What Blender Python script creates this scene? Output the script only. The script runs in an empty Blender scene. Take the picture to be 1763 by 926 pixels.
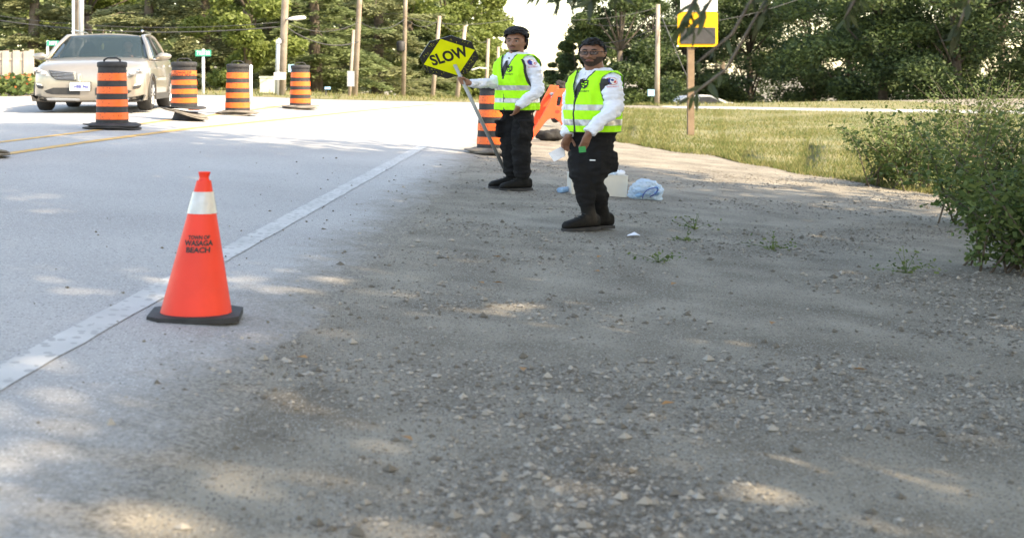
import bpy, bmesh, math, random
import numpy as np
from mathutils import Vector, noise
from mathutils.bvhtree import BVHTree

random.seed(7); RNG = np.random.default_rng(7)
SC = bpy.context.scene
COL = SC.collection
PI = math.pi

# ------------------------------------------------------------------ camera
F = 2125.0            # focal length in pixels of the 1763-pixel-wide photograph
PX, PY = 600.0, 124.0 # principal point
SX = 1.333            # the place is this much wider than tall in the photograph
CZ = 1.43
cam = bpy.data.cameras.new('camera'); camo = bpy.data.objects.new('camera', cam); COL.objects.link(camo)
camo.location = (0, 0, CZ); camo.rotation_euler = (PI / 2, 0, 0)
cam.sensor_width = 36; cam.lens = 36 * F / 1763
cam.shift_x = (881.5 - PX) / 1763; cam.shift_y = (PY - 463) / 1763
cam.clip_end = 2000; cam.clip_start = .05
cam.dof.use_dof = True; cam.dof.focus_distance = 12.3; cam.dof.aperture_fstop = 43.4 / 15.0
SC.camera = camo
# ------------------------------------------------------------------ sky, sun, exposure
SUN_EL, SUN_AZ = math.radians(42), math.atan2(.84, -.54)   # azimuth measured from +Y towards +X
w = bpy.data.worlds.new('World'); SC.world = w; w.use_nodes = True
nt = w.node_tree; bg = nt.nodes['Background']
sky = nt.nodes.new('ShaderNodeTexSky'); sky.sky_type = 'NISHITA'; sky.sun_disc = False
sky.sun_elevation = SUN_EL; sky.sun_rotation = SUN_AZ; sky.dust_density = 1.0; sky.air_density = 1.0
nt.links.new(sky.outputs[0], bg.inputs[0]); bg.inputs[1].default_value = .15
sl = bpy.data.lights.new('sun', 'SUN'); sl.energy = 2.5; sl.angle = math.radians(.53); sl.color = (1, .93, .82)
so = bpy.data.objects.new('sun', sl); COL.objects.link(so)
sdir = Vector((math.sin(SUN_AZ) * math.cos(SUN_EL), math.cos(SUN_AZ) * math.cos(SUN_EL), math.sin(SUN_EL)))
so.rotation_euler = sdir.to_track_quat('Z', 'Y').to_euler(); so.location = (20, -20, 30)
SC.view_settings.view_transform = 'Standard'; SC.view_settings.look = 'None'
SC.view_settings.exposure = 2.3; SC.view_settings.gamma = 1
SC.view_settings.use_white_balance = True; SC.view_settings.white_balance_temperature = 8600   # balanced for open shade
SC.render.engine = 'CYCLES'; SC.cycles.use_denoising = True
SC.cycles.max_bounces = 6; SC.cycles.transparent_max_bounces = 12; SC.cycles.sample_clamp_indirect = 6

# ------------------------------------------------------------------ places: true metres, X is widened by SX when a mesh is made
def sstep(a, b, x):
    t = np.clip((x - a) / (b - a), 0, 1); return t * t * (3 - 2 * t)
def softmax0(x, r):  # smooth max(x,0)
    return .5 * (x + np.sqrt(x * x + r * r))
def zg(X, Y):
    X = np.asarray(X, float); Y = np.asarray(Y, float)
    xr = -2.9 + softmax0(X + 2.9, .5)
    xr = 7 - softmax0(7 - xr, .6)
    z = -.08 * xr + .012 * Y
    z = z - (.034 + .075 * sstep(5, 9, X)) * (40 - softmax0(40 - softmax0(Y - 50 - .6 * np.clip(X, -10, 25), 4), 4))
    z = z + .03 * softmax0(-9 - X, 1.0)
    return z
def P(px, py, Y):
    return np.array([(px - PX) / F * Y / SX, Y, CZ - (py - PY) / F * Y])
def G(px, py):
    lo, hi = 1.0, 220.0
    for Y in np.linspace(1.5, 200, 1600):
        p = P(px, py, Y)
        if p[2] <= zg(p[0], p[1]): hi = Y; break
        lo = Y
    for _ in range(30):
        m = .5 * (lo + hi); p = P(px, py, m)
        if p[2] <= zg(p[0], p[1]): hi = m
        else: lo = m
    return P(px, py, hi)

# ------------------------------------------------------------------ materials
def mat(name, c, rough=.7, metal=0, var=.12, scale=8, bump=0, bscale=60, c2=None, trans=0, island=0, spec=.5, coat=0):
    m = bpy.data.materials.new(name); m.use_nodes = True
    n = m.node_tree; b = n.nodes['Principled BSDF']; L = n.links.new
    b.inputs['Roughness'].default_value = rough; b.inputs['Metallic'].default_value = metal
    b.inputs['Specular IOR Level'].default_value = spec; b.inputs['Coat Weight'].default_value = coat
    tc = n.nodes.new('ShaderNodeTexCoord')
    nz = n.nodes.new('ShaderNodeTexNoise'); nz.inputs['Scale'].default_value = scale; nz.inputs['Detail'].default_value = 5
    L(tc.outputs['Object'], nz.inputs['Vector'])
    r = n.nodes.new('ShaderNodeValToRGB'); r.color_ramp.elements[0].position = .3; r.color_ramp.elements[1].position = .7
    c2 = c2 or tuple(min(1, x * (1 + var)) for x in c); c1 = c if c2 is None else tuple(x * (1 - var) for x in c)
    r.color_ramp.elements[0].color = (*c1, 1); r.color_ramp.elements[1].color = (*c2, 1)
    if island:
        g = n.nodes.new('ShaderNodeNewGeometry'); mx = n.nodes.new('ShaderNodeMath'); mx.operation = 'MULTIPLY_ADD'
        mx.inputs[1].default_value = island; ml = n.nodes.new('ShaderNodeMath'); ml.operation = 'MULTIPLY'; ml.inputs[1].default_value = 1 - island
        L(g.outputs['Random Per Island'], mx.inputs[0]); L(nz.outputs['Fac'], ml.inputs[0]); L(ml.outputs[0], mx.inputs[2]); L(mx.outputs[0], r.inputs[0])
    else: L(nz.outputs['Fac'], r.inputs[0])
    L(r.outputs[0], b.inputs['Base Color'])
    if bump:
        nb = n.nodes.new('ShaderNodeTexNoise'); nb.inputs['Scale'].default_value = bscale; nb.inputs['Detail'].default_value = 4
        L(tc.outputs['Object'], nb.inputs['Vector'])
        bp = n.nodes.new('ShaderNodeBump'); bp.inputs['Strength'].default_value = bump; bp.inputs['Distance'].default_value = .02
        L(nb.outputs['Fac'], bp.inputs['Height']); L(bp.outputs[0], b.inputs['Normal'])
    if trans:
        t = n.nodes.new('ShaderNodeBsdfTranslucent'); L(r.outputs[0], t.inputs[0]); ms = n.nodes.new('ShaderNodeMixShader'); ms.inputs[0].default_value = trans
        L(b.outputs[0], ms.inputs[1]); L(t.outputs[0], ms.inputs[2]); L(ms.outputs[0], n.nodes['Material Output'].inputs[0])
    return m
def speckle(m, col, scale, thr, size=.3):
    """stones / grit of another colour spread over a material"""
    n = m.node_tree; L = n.links.new; b = n.nodes['Principled BSDF']; src = b.inputs['Base Color'].links[0].from_socket
    tc = n.nodes.new('ShaderNodeTexCoord'); v = n.nodes.new('ShaderNodeTexVoronoi'); v.inputs['Scale'].default_value = scale
    L(tc.outputs['Object'], v.inputs['Vector'])
    s = n.nodes.new('ShaderNodeSeparateColor'); L(v.outputs['Color'], s.inputs[0])
    a = n.nodes.new('ShaderNodeMath'); a.operation = 'GREATER_THAN'; a.inputs[1].default_value = thr; L(s.outputs[0], a.inputs[0])
    d = n.nodes.new('ShaderNodeMath'); d.operation = 'LESS_THAN'; d.inputs[1].default_value = size; L(v.outputs['Distance'], d.inputs[0])
    k = n.nodes.new('ShaderNodeMath'); k.operation = 'MULTIPLY'; L(a.outputs[0], k.inputs[0]); L(d.outputs[0], k.inputs[1])
    mx = n.nodes.new('ShaderNodeMix'); mx.data_type = 'RGBA'; L(k.outputs[0], mx.inputs[0]); L(src, mx.inputs[6]); mx.inputs[7].default_value = (*col, 1)
    L(mx.outputs[2], b.inputs['Base Color']); return m
M = {}
M['gravel'] = speckle(speckle(mat('gravel', (.125, .106, .08), .95, var=.0, c2=(.28, .25, .2), scale=1.7, bump=.9, bscale=70), (.3, .28, .245), 95, .66, .45), (.07, .06, .05), 80, .72, .4)
M['asphalt'] = speckle(speckle(mat('asphalt', (.30, .292, .284), .9, c2=(.385, .375, .362), var=0, scale=.45, bump=.35, bscale=120), (.47, .46, .45), 75, .6, .4), (.22, .22, .215), 60, .72, .4)
def gritty(m, col, col2):
    n = m.node_tree; L = n.links.new; b = n.nodes['Principled BSDF']; src = b.inputs['Base Color'].links[0].from_socket
    at = n.nodes.new('ShaderNodeAttribute'); at.attribute_name = 'grit'; tc = n.nodes.new('ShaderNodeTexCoord'); acc = None
    for sc, am in ((1.3, .55), (6, .45), (38, .5)):
        z = n.nodes.new('ShaderNodeTexNoise'); z.inputs['Scale'].default_value = sc; z.inputs['Detail'].default_value = 6; L(tc.outputs['Object'], z.inputs['Vector'])
        k = n.nodes.new('ShaderNodeMath'); k.operation = 'MULTIPLY_ADD'; k.inputs[1].default_value = am; L(z.outputs['Fac'], k.inputs[0])
        if acc is None: L(at.outputs['Fac'], k.inputs[2])
        else: L(acc, k.inputs[2])
        acc = k.outputs[0]
    mr = n.nodes.new('ShaderNodeMapRange'); mr.inputs['From Min'].default_value = 1.05; mr.inputs['From Max'].default_value = 1.5; L(acc, mr.inputs['Value'])
    z = n.nodes.new('ShaderNodeTexVoronoi'); z.inputs['Scale'].default_value = 90; L(tc.outputs['Object'], z.inputs['Vector'])
    s2 = n.nodes.new('ShaderNodeSeparateColor'); L(z.outputs['Color'], s2.inputs[0])
    r = n.nodes.new('ShaderNodeValToRGB'); r.color_ramp.elements[0].color = (*col, 1); r.color_ramp.elements[1].color = (*col2, 1); L(s2.outputs[0], r.inputs[0])
    mx = n.nodes.new('ShaderNodeMix'); mx.data_type = 'RGBA'; L(mr.outputs[0], mx.inputs[0]); L(src, mx.inputs[6]); L(r.outputs[0], mx.inputs[7]); L(mx.outputs[2], b.inputs['Base Color'])
gritty(M['asphalt'], (.10, .088, .07), (.28, .25, .205))
M['white_paint'] = speckle(mat('white_paint', (.38, .375, .365), .8, c2=(.5, .495, .48), var=0, scale=2.2, bump=.2), (.33, .325, .315), 18, .45, .42)
M['yellow_paint'] = speckle(mat('yellow_paint', (.46, .26, .07), .8, c2=(.6, .36, .11), var=0, scale=3), (.28, .25, .2), 25, .55, .4)
M['grass'] = mat('grass_ground', (.09, .10, .035), .95, c2=(.20, .17, .078), var=0, scale=.9, bump=.6, bscale=30)
M['blade'] = mat('grass_blade', (.08, .12, .025), .8, c2=(.24, .21, .08), var=0, scale=1.2, island=.5, trans=.3)
M['stone'] = mat('stone', (.11, .097, .08), .9, c2=(.3, .275, .24), var=0, scale=5, island=.85)
M['concrete'] = mat('concrete', (.38, .33, .3), .9, c2=(.46, .42, .38), var=0, scale=2, bump=.2)
M['orange'] = mat('orange_sheeting', (.85, .13, .02), .45, var=.08, scale=6)
M['cone'] = mat('orange_plastic', (.66, .022, .006), .5, var=0, c2=(.82, .03, .008), scale=4, bump=.08, bscale=18)
speckle(M['orange'], (.5, .07, .015), 26, .6, .3); speckle(M['orange'], (.25, .05, .02), 60, .8, .25); pass
M['barr'] = mat('barricade_plastic', (.84, .1, .035), .45, var=.08, scale=9)
M['rubber'] = mat('black_rubber', (.022, .022, .024), .75, var=.4, scale=9, bump=.25, bscale=30)
M['dusty'] = mat('dusty_rubber', (.08, .072, .062), .9, c2=(.2, .18, .155), var=0, scale=7, bump=.3, bscale=25)
M['reflect'] = mat('reflective_tape', (.44, .44, .45), .28, .35, var=.15, scale=15, bump=.15)
M['ink'] = mat('black_ink', (.012, .012, .012), .6)
M['pole'] = mat('weathered_wood', (.24, .185, .145), .95, c2=(.42, .35, .29), var=0, scale=2.2, bump=.5, bscale=14)
M['fence'] = mat('fence_wood', (.34, .29, .25), .95, c2=(.5, .44, .38), var=0, scale=2.5, bump=.3, bscale=20)
M['brown_wood'] = mat('brown_wood', (.17, .115, .075), .95, c2=(.27, .19, .13), var=0, scale=3, bump=.4, bscale=16)
M['grey_metal'] = mat('grey_metal', (.42, .44, .47), .5, .5, var=.1)
M['alu'] = mat('grey_pole', (.33, .35, .37), .45, .3, var=.1)
M['white'] = mat('white_enamel', (.78, .78, .77), .5, var=.04)
M['card'] = mat('white_card', (.62, .58, .52), .8, var=.08, scale=5)
M['paper'] = mat('paper', (.74, .75, .8), .8, var=.03)
M['green_sign'] = mat('green_sign', (.01, .26, .17), .5, var=.05)
M['blue_sign'] = mat('blue_sign', (.3, .55, .8), .5, var=.05)
M['slow'] = mat('fluorescent_sheeting', (.74, .78, .008), .5, var=.05)
M['vest'] = mat('hi_vis_fabric', (.37, .9, .015), .75, var=.07, scale=14, bump=.15, bscale=40)
M['shirt'] = mat('white_shirt', (.7, .73, .82), .85, var=.04, scale=10, bump=.25, bscale=18)
M['trouser'] = mat('black_trousers', (.0085, .0085, .0095), .9, var=.3, scale=10, bump=.3, bscale=22, spec=.25)
M['boot'] = mat('black_leather', (.008, .0075, .007), .75, var=.3, scale=20, bump=.2, spec=.2)
M['skin1'] = mat('skin', (.27, .135, .088), .55, var=.08, scale=20)
M['skin2'] = mat('skin_dark', (.21, .1, .065), .55, var=.08, scale=20)
M['lip'] = mat('lips', (.24, .085, .07), .5)
M['hair'] = mat('black_hair', (.009, .008, .008), .55, var=.3, scale=40, bump=.8, bscale=120, spec=.35)
M['beard'] = mat('beard', (.045, .026, .019), .85, var=.3, scale=80, bump=.6, bscale=200)
M['eye'] = mat('eye_white', (.36, .33, .31), .3, var=.03)
M['red'] = mat('red_print', (.6, .04, .03), .6); M['blue'] = mat('blue_print', (.012, .03, .22), .6)
M['green'] = mat('green_card', (.01, .25, .06), .6)
M['car'] = mat('champagne_paint', (.33, .30, .262), .28, .55, var=.03, coat=.6)
M['chrome'] = mat('chrome', (.75, .75, .76), .18, 1, var=.03)
M['dark'] = mat('dark_plastic', (.02, .02, .021), .6, var=.2)
M['grey_pl'] = mat('grey_plastic', (.045, .043, .04), .7, var=.15)
M['tyre'] = mat('tyre', (.018, .018, .018), .85, var=.3, bump=.2)
M['rim'] = mat('alloy', (.55, .55, .55), .35, .8, var=.05)
M['yellow'] = mat('sign_yellow', (.8, .42, .008), .5, var=.05)
M['screen'] = mat('screen', (.045, .045, .05), .35, var=.2)
M['sandbag'] = mat('sandbag', (.006, .006, .0065), .8, var=.3, scale=12, bump=.4)
M['brown'] = mat('brown_bundle', (.012, .009, .009), .9, c2=(.035, .028, .027), var=0, scale=5, bump=.4)
M['bark'] = mat('bark', (.07, .052, .04), .95, c2=(.16, .13, .1), var=0, scale=5, bump=.8, bscale=18)
M['wire'] = mat('cable', (.05, .05, .055), .7)
M['leaf_con'] = mat('conifer_needles', (.085, .115, .04), .75, c2=(.23, .28, .12), var=0, scale=.45, island=.45, trans=.4)
M['leaf_con2'] = mat('spruce_needles', (.12, .14, .062), .75, c2=(.29, .31, .155), var=0, scale=.5, island=.45, trans=.4)
M['leaf_dec'] = mat('leaves', (.11, .15, .03), .65, c2=(.25, .30, .085), var=0, scale=.4, island=.45, trans=.45)
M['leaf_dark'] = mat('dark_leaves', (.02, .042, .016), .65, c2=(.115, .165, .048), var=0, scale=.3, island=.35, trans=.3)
M['leaf_will'] = mat('willow_leaves', (.025, .035, .012), .55, c2=(.06, .08, .025), var=0, scale=3, island=.6, trans=.3)
M['weed'] = mat('weed', (.05, .09, .02), .7, c2=(.13, .17, .05), var=0, scale=3, island=.5, trans=.3)
M['flower'] = mat('flower', (.6, .06, .03), .7, c2=(.7, .2, .06), var=0, island=.8, trans=.2)
M['dry_leaf'] = mat('dry_leaf', (.2, .09, .03), .8, c2=(.36, .2, .08), var=0, island=.8)
def glass(name, tint, k, rough=.03):
    m = bpy.data.materials.new(name); m.use_nodes = True; n = m.node_tree; L = n.links.new; b = n.nodes['Principled BSDF']
    nz = n.nodes.new('ShaderNodeTexNoise'); nz.inputs['Scale'].default_value = 2
    r = n.nodes.new('ShaderNodeValToRGB'); r.color_ramp.elements[0].color = (*[x * .9 for x in tint], 1); r.color_ramp.elements[1].color = (*tint, 1)
    L(nz.outputs['Fac'], r.inputs[0]); L(r.outputs[0], b.inputs['Base Color']); b.inputs['Roughness'].default_value = rough
    t = n.nodes.new('ShaderNodeBsdfTransparent'); ms = n.nodes.new('ShaderNodeMixShader'); ms.inputs[0].default_value = k
    L(b.outputs[0], ms.inputs[1]); L(t.outputs[0], ms.inputs[2]); L(ms.outputs[0], n.nodes['Material Output'].inputs[0]); return m
M['glass'] = glass('car_glass', (.03, .05, .06), .42)
M['lens'] = glass('lens', (.5, .52, .55), .25, .1)
M['bag'] = glass('clear_blue_film', (.55, .72, .88), .42, .2)
M['bottle'] = glass('bottle_plastic', (.3, .55, .85), .35, .15)
M['specs'] = glass('spectacle_lens', (.03, .025, .05), .72, .05)

# ------------------------------------------------------------------ mesh building
ORG = {}
def nrm(v):
    v = np.asarray(v, float); return v / (np.linalg.norm(v) + 1e-12)
class MB:
    def __init__(s): s.v = []; s.f = []; s.n = 0
    def add(s, v, f):
        v = np.asarray(v, float).reshape(-1, 3); s.v.append(v); s.f += [tuple(int(i) + s.n for i in q) for q in f]; s.n += len(v); return s
    def box(s, c, d, R=None, ch=0):
        x, y, z = [q / 2 for q in d]
        v = np.array([(a, b, e) for a in (-x, x) for b in (-y, y) for e in (-z, z)])
        if R is not None: v = v @ np.asarray(R).T
        return s.add(v + np.asarray(c), [(0, 1, 3, 2), (4, 6, 7, 5), (0, 4, 5, 1), (2, 3, 7, 6), (0, 2, 6, 4), (1, 5, 7, 3)])
    def tube(s, pts, rad, n=10, caps=True, up=None, asp=1.0):
        pts = [np.asarray(p, float) for p in pts]; m = len(pts)
        if np.isscalar(rad): rad = [rad] * m
        V = []; prev = None
        for i in range(m):
            t = nrm(pts[min(i + 1, m - 1)] - pts[max(i - 1, 0)])
            if prev is None:
                a = np.array(up if up is not None else ((0, 0, 1) if abs(t[2]) < .9 else (1, 0, 0)), float); prev = nrm(np.cross(t, a))
            u = nrm(prev - t * np.dot(prev, t)); w_ = np.cross(t, u); prev = u
            a_ = np.arange(n) * 2 * PI / n
            ra, rb = rad[i] if not np.isscalar(rad[i]) else (rad[i], rad[i] * asp)
            V.append(pts[i] + np.outer(np.cos(a_) * ra, u) + np.outer(np.sin(a_) * rb, w_))
        f = [(i * n + j, i * n + (j + 1) % n, (i + 1) * n + (j + 1) % n, (i + 1) * n + j) for i in range(m - 1) for j in range(n)]
        V = np.concatenate(V)
        if caps: f += [tuple(range(n - 1, -1, -1)), tuple((m - 1) * n + j for j in range(n))]
        return s.add(V, f)
    def limb(s, pts, rad, n=12, sub=4):
        """tube along a smooth curve with round ends"""
        pts = [np.asarray(p, float) for p in pts]; q = []; r = []
        for i in range(len(pts) - 1):
            p0, p1, p2, p3 = pts[max(i - 1, 0)], pts[i], pts[i + 1], pts[min(i + 2, len(pts) - 1)]
            for k in range(sub):
                t = k / sub
                q.append(.5 * ((2 * p1) + (p2 - p0) * t + (2 * p0 - 5 * p1 + 4 * p2 - p3) * t * t + (3 * p1 - p0 - 3 * p2 + p3) * t ** 3)); r.append(rad[i] * (1 - t) + rad[i + 1] * t)
        q.append(pts[-1]); r.append(rad[-1])
        d0 = nrm(q[0] - q[1]); d1 = nrm(q[-1] - q[-2])
        q = [q[0] + d0 * r[0] * .9, q[0] + d0 * r[0] * .5] + q + [q[-1] + d1 * r[-1] * .5, q[-1] + d1 * r[-1] * .9]
        r = [r[0] * .4, r[0] * .85] + r + [r[-1] * .85, r[-1] * .4]
        return s.tube(q, r, n)
    def lathe(s, c, prof, n=28, caps=True, wob=None, sx=1, sy=1):
        c = np.asarray(c, float); a = np.arange(n) * 2 * PI / n; V = []
        for i, (r, z) in enumerate(prof):
            k = 1 if wob is None else wob(i, a)
            zz = z if wob is None else z
            V.append(np.stack([c[0] + r * k * np.cos(a) * sx, c[1] + r * k * np.sin(a) * sy, np.full(n, c[2] + zz)], 1))
        m = len(prof); f = [(i * n + j, i * n + (j + 1) % n, (i + 1) * n + (j + 1) % n, (i + 1) * n + j) for i in range(m - 1) for j in range(n)]
        if caps: f += [tuple(range(n - 1, -1, -1)), tuple((m - 1) * n + j for j in range(n))]
        return s.add(np.concatenate(V), f)
    def ell(s, c, r, n=14, R=None):
        V = []; m = n // 2 + 1
        for i in range(m):
            t = PI * (i + .02) / (m - 1 + .04)
            a = np.arange(n) * 2 * PI / n
            V.append(np.stack([r[0] * math.sin(t) * np.cos(a), r[1] * math.sin(t) * np.sin(a), np.full(n, r[2] * math.cos(t))], 1))
        V = np.concatenate(V)
        if R is not None: V = V @ np.asarray(R).T
        f = [((i + 1) * n + j, (i + 1) * n + (j + 1) % n, i * n + (j + 1) % n, i * n + j) for i in range(m - 1) for j in range(n)]
        f += [tuple(range(n)), tuple((m - 1) * n + n - 1 - j for j in range(n))]
        return s.add(V + np.asarray(c), f)
    def prism(s, poly, d):
        """polygon (list of 3d points) extruded along vector d"""
        a = np.array(poly, float); n = len(a); d = np.asarray(d, float)
        return s.add(np.concatenate([a, a + d]), [tuple(range(n)), tuple(range(2 * n - 1, n - 1, -1))] + [(i, n + i, n + (i + 1) % n, (i + 1) % n) for i in range(n)])
    def quads(s, C, U, W):
        n = len(C); v = np.stack([C - U - W, C + U - W, C + U + W, C - U + W], 1).reshape(-1, 3)
        s.v.append(v); b = s.n; s.f += [(b + 4 * i, b + 4 * i + 1, b + 4 * i + 2, b + 4 * i + 3) for i in range(n)]; s.n += 4 * n; return s
    def verts(s): return np.concatenate(s.v)
    def build(s, name, m, parent=None, smooth=False, kind=None, origin=None, fix=False):
        V = s.verts().copy(); V[:, 0] *= SX
        o = np.zeros(3)
        if parent is not None: o = ORG[parent.name]
        elif origin is not None: o = np.array([origin[0] * SX, origin[1], origin[2]])
        me = bpy.data.meshes.new(name); me.from_pydata((V - o).tolist(), [], s.f); me.materials.append(m)
        if fix:
            bm = bmesh.new(); bm.from_mesh(me); bmesh.ops.recalc_face_normals(bm, faces=bm.faces); bm.to_mesh(me); bm.free()
        if smooth: me.polygons.foreach_set('use_smooth', [True] * len(me.polygons))
        return link(name, me, parent, o, kind)
def link(name, me, parent, o, kind=None):
    ob = bpy.data.objects.new(name, me); COL.objects.link(ob); ORG[ob.name] = np.array(o, float)
    if parent is not None: ob.parent = parent
    else: ob.location = o
    if kind: ob['kind'] = kind
    return ob
def tag(o, label, cat, group=None):
    o['label'] = label; o['category'] = cat
    if group: o['group'] = group
    return o
def thing(name, label, cat, at, group=None):
    o = bpy.data.objects.new(name, None); COL.objects.link(o); o.empty_display_size = .2
    loc = np.array([at[0] * SX, at[1], at[2]]); o.location = loc; ORG[o.name] = loc
    return tag(o, label, cat, group)
def smooth_angle(o, deg=40):
    me = o.data; me.polygons.foreach_set('use_smooth', [True] * len(me.polygons))
    bm = bmesh.new(); bm.from_mesh(me)
    for e in bm.edges:
        if len(e.link_faces) == 2 and e.calc_face_angle(0) > math.radians(deg): e.smooth = False
    bm.to_mesh(me); bm.free(); return o
def remesh(mb, vox, it=6, fac=.5):
    """one continuous surface out of overlapping limbs -> (verts, faces) in true metres"""
    me = bpy.data.meshes.new('tmp'); me.from_pydata(mb.verts().tolist(), [], mb.f)
    bm = bmesh.new(); bm.from_mesh(me); bmesh.ops.recalc_face_normals(bm, faces=bm.faces); bm.to_mesh(me); bm.free()
    ob = bpy.data.objects.new('tmp', me); COL.objects.link(ob)
    r = ob.modifiers.new('r', 'REMESH'); r.mode = 'VOXEL'; r.voxel_size = vox
    sm = ob.modifiers.new('s', 'SMOOTH'); sm.factor = fac; sm.iterations = it
    dg = bpy.context.evaluated_depsgraph_get(); dg.update()
    e = ob.evaluated_get(dg).to_mesh()
    V = np.empty(len(e.vertices) * 3); e.vertices.foreach_get('co', V); V = V.reshape(-1, 3); Fc = [tuple(p.vertices) for p in e.polygons]
    N = np.empty(len(e.vertices) * 3); e.vertices.foreach_get('normal', N); N = N.reshape(-1, 3)
    ob.evaluated_get(dg).to_mesh_clear(); bpy.data.objects.remove(ob); bpy.data.meshes.remove(me)
    return V, Fc, N
def text_mesh(body, size, thick=0):
    """glyph outlines as triangles in the XY plane, centred"""
    c = bpy.data.curves.new('t', 'FONT'); c.body = body; c.size = size; c.align_x = 'CENTER'; c.align_y = 'CENTER'; c.offset = thick; c.resolution_u = 4
    o = bpy.data.objects.new('t', c); COL.objects.link(o); dg = bpy.context.evaluated_depsgraph_get(); dg.update()
    e = o.evaluated_get(dg).to_mesh(); V = np.array([v.co[:] for v in e.vertices]); Fc = [tuple(p.vertices) for p in e.polygons]
    o.evaluated_get(dg).to_mesh_clear(); bpy.data.objects.remove(o); bpy.data.curves.remove(c)
    return V, Fc
def copy_tree(o, d, parent=None):
    c = o.copy(); COL.objects.link(c); ORG[c.name] = ORG[o.name] + d
    if parent is not None: c.parent = parent
    else: c.location = c.location + Vector(d)
    for ch in list(o.children): copy_tree(ch, d, c)
    return c

# ================================================================== SETTING
def struct(mb, name, m, **k): return mb.build(name, m, kind='structure', **k)
def grid_sheet(xs, ys, dz=0):
    X, Y = np.meshgrid(xs, ys); Z = zg(X, Y) + dz; n, m = X.shape
    return MB().add(np.stack([X, Y, Z], -1).reshape(-1, 3), [(i * m + j, i * m + j + 1, (i + 1) * m + j + 1, (i + 1) * m + j) for i in range(n - 1) for j in range(m - 1)])
gx = np.concatenate([np.linspace(-260, -40, 12)[:-1], np.linspace(-40, -12, 20)[:-1], np.linspace(-12, 12, 73)[:-1], np.linspace(12, 40, 20)[:-1], np.linspace(40, 260, 12)])
gy = np.concatenate([np.linspace(-60, -6, 12)[:-1], np.linspace(-6, 60, 150)[:-1], np.linspace(60, 120, 25)[:-1], np.linspace(120, 420, 12)])
struct(grid_sheet(gx, gy), 'ground', M['gravel'], smooth=True)
def strip(left, right, dz, nx=10, pw=1):
    """sheet between two polylines with the same number of points, laid on the ground"""
    mb = MB(); V = []
    for a, b in zip(left, right):
        for t in 1 - (1 - np.linspace(0, 1, nx + 1)) ** pw:
            p = np.array(a) * (1 - t) + np.array(b) * t; V.append((p[0], p[1], zg(p[0], p[1]) + dz))
    m = nx + 1; n = len(left)
    return mb.add(V, [(i * m + j, i * m + j + 1, (i + 1) * m + j + 1, (i + 1) * m + j) for i in range(n - 1) for j in range(nx)])
A_, B_ = G(385, 441)[:2], G(700, 268)[:2]
ldir = nrm(B_ - A_); lnor = np.array([ldir[1], -ldir[0]])
def online(Y, off=0): return A_ + ldir * (Y - A_[1]) / ldir[1] + lnor * off
YS = np.concatenate([np.linspace(-6, 20, 520), np.linspace(20.5, 47, 54)])
edge = [online(Y, .95 + .10 * noise.noise((Y * .9, 3, 0)) + .06 * noise.noise((Y * 4, 1, 0))) for Y in YS]
far = [np.array([-34, Y]) for Y in YS]
rd = struct(strip(far, edge, .006, 90, 4), 'road', M['asphalt'], smooth=True)
rv = np.array([v.co[:2] for v in rd.data.vertices]); rv[:, 0] /= SX
dd = np.linalg.norm(rv.reshape(-1, 91, 2) - rv.reshape(-1, 91, 2)[:, -1:], axis=2).ravel()
for v, q in zip(rd.data.vertices, dd): v.co.z -= .016 * float(1 - sstep(0, .3, q))   # the worn edge dives under the gravel
at_ = rd.data.attributes.new('grit', 'FLOAT', 'POINT'); at_.data.foreach_set('value', (rv - A_) @ lnor)   # distance from the edge line, for the grit swept onto the asphalt
# the far edge of the road, where it bends away to the right
fe = [G(x, y)[:2] for x, y in ((-700, 150), (-300, 156), (0, 162), (300, 164), (430, 167), (560, 172), (700, 175), (870, 178), (1000, 181), (1130, 183), (1400, 187), (1800, 192))]
ne = [p + np.array([.0, -3.2]) if k > 7 else p + np.array([0, -.4]) for k, p in enumerate(fe)]
def dens(pl, n=12):
    o = []
    for a, b in zip(pl[:-1], pl[1:]): o += [a + (b - a) * t for t in np.linspace(0, 1, n, endpoint=False)]
    return o + [pl[-1]]
fe_d, ne_d = dens(fe), dens(ne)
struct(strip(fe_d[84:], ne_d[84:], .011, 6), 'side_road', M['asphalt'], smooth=True)
struct(strip([p + np.array([0, 26]) for p in fe_d], fe_d, .016, 30), 'verge', M['grass'], smooth=True)
def paint(pts, wd, name, m, dz=.011, br=0):
    pts = dens([np.array(p) for p in pts], 24); L = []; R = []
    for i, p in enumerate(pts):
        t = nrm(pts[min(i + 1, len(pts) - 1)] - pts[max(i - 1, 0)]); n_ = np.array([t[1], -t[0]])
        j1 = 1 + .12 * noise.noise((p[0] * 3, p[1] * 3, 1)); j2 = 1 + .12 * noise.noise((p[0] * 3, p[1] * 3, 5))
        L.append(p - n_ * wd / 2 * j1); R.append(p + n_ * wd / 2 * j2)
    struct(strip(L, R, dz, 2), name, m)
paint([online(Y) for Y in (-4, 0, 4, 8, 12, 16, 20, 25, 31)], .132, 'white_edge_line', M['white_paint'])
def fitline(px, ext):
    p = [G(*q)[:2] for q in px]; a, b = p[0], p[-1]; d = nrm(b - a)
    return [a - d * ext] + p + [b + d * 1.0]
paint(fitline([(0, 268), (170, 243), (330, 222), (500, 205), (620, 192), (740, 181)], 14), .13, 'yellow_centre_line', M['yellow_paint'])
paint(fitline([(0, 246), (140, 229), (290, 208), (400, 195), (480, 184)], 14), .12, 'yellow_centre_line', M['yellow_paint'])
# driveway at the far left
dv = [G(x, y)[:2] for x, y in ((-330, 166), (0, 165), (60, 165))]; dn = [G(x, y)[:2] for x, y in ((-400, 190), (0, 185), (60, 181))]
struct(strip(dens(dv), dens(dn), .013, 6), 'driveway', M['concrete'], smooth=True)
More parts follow.
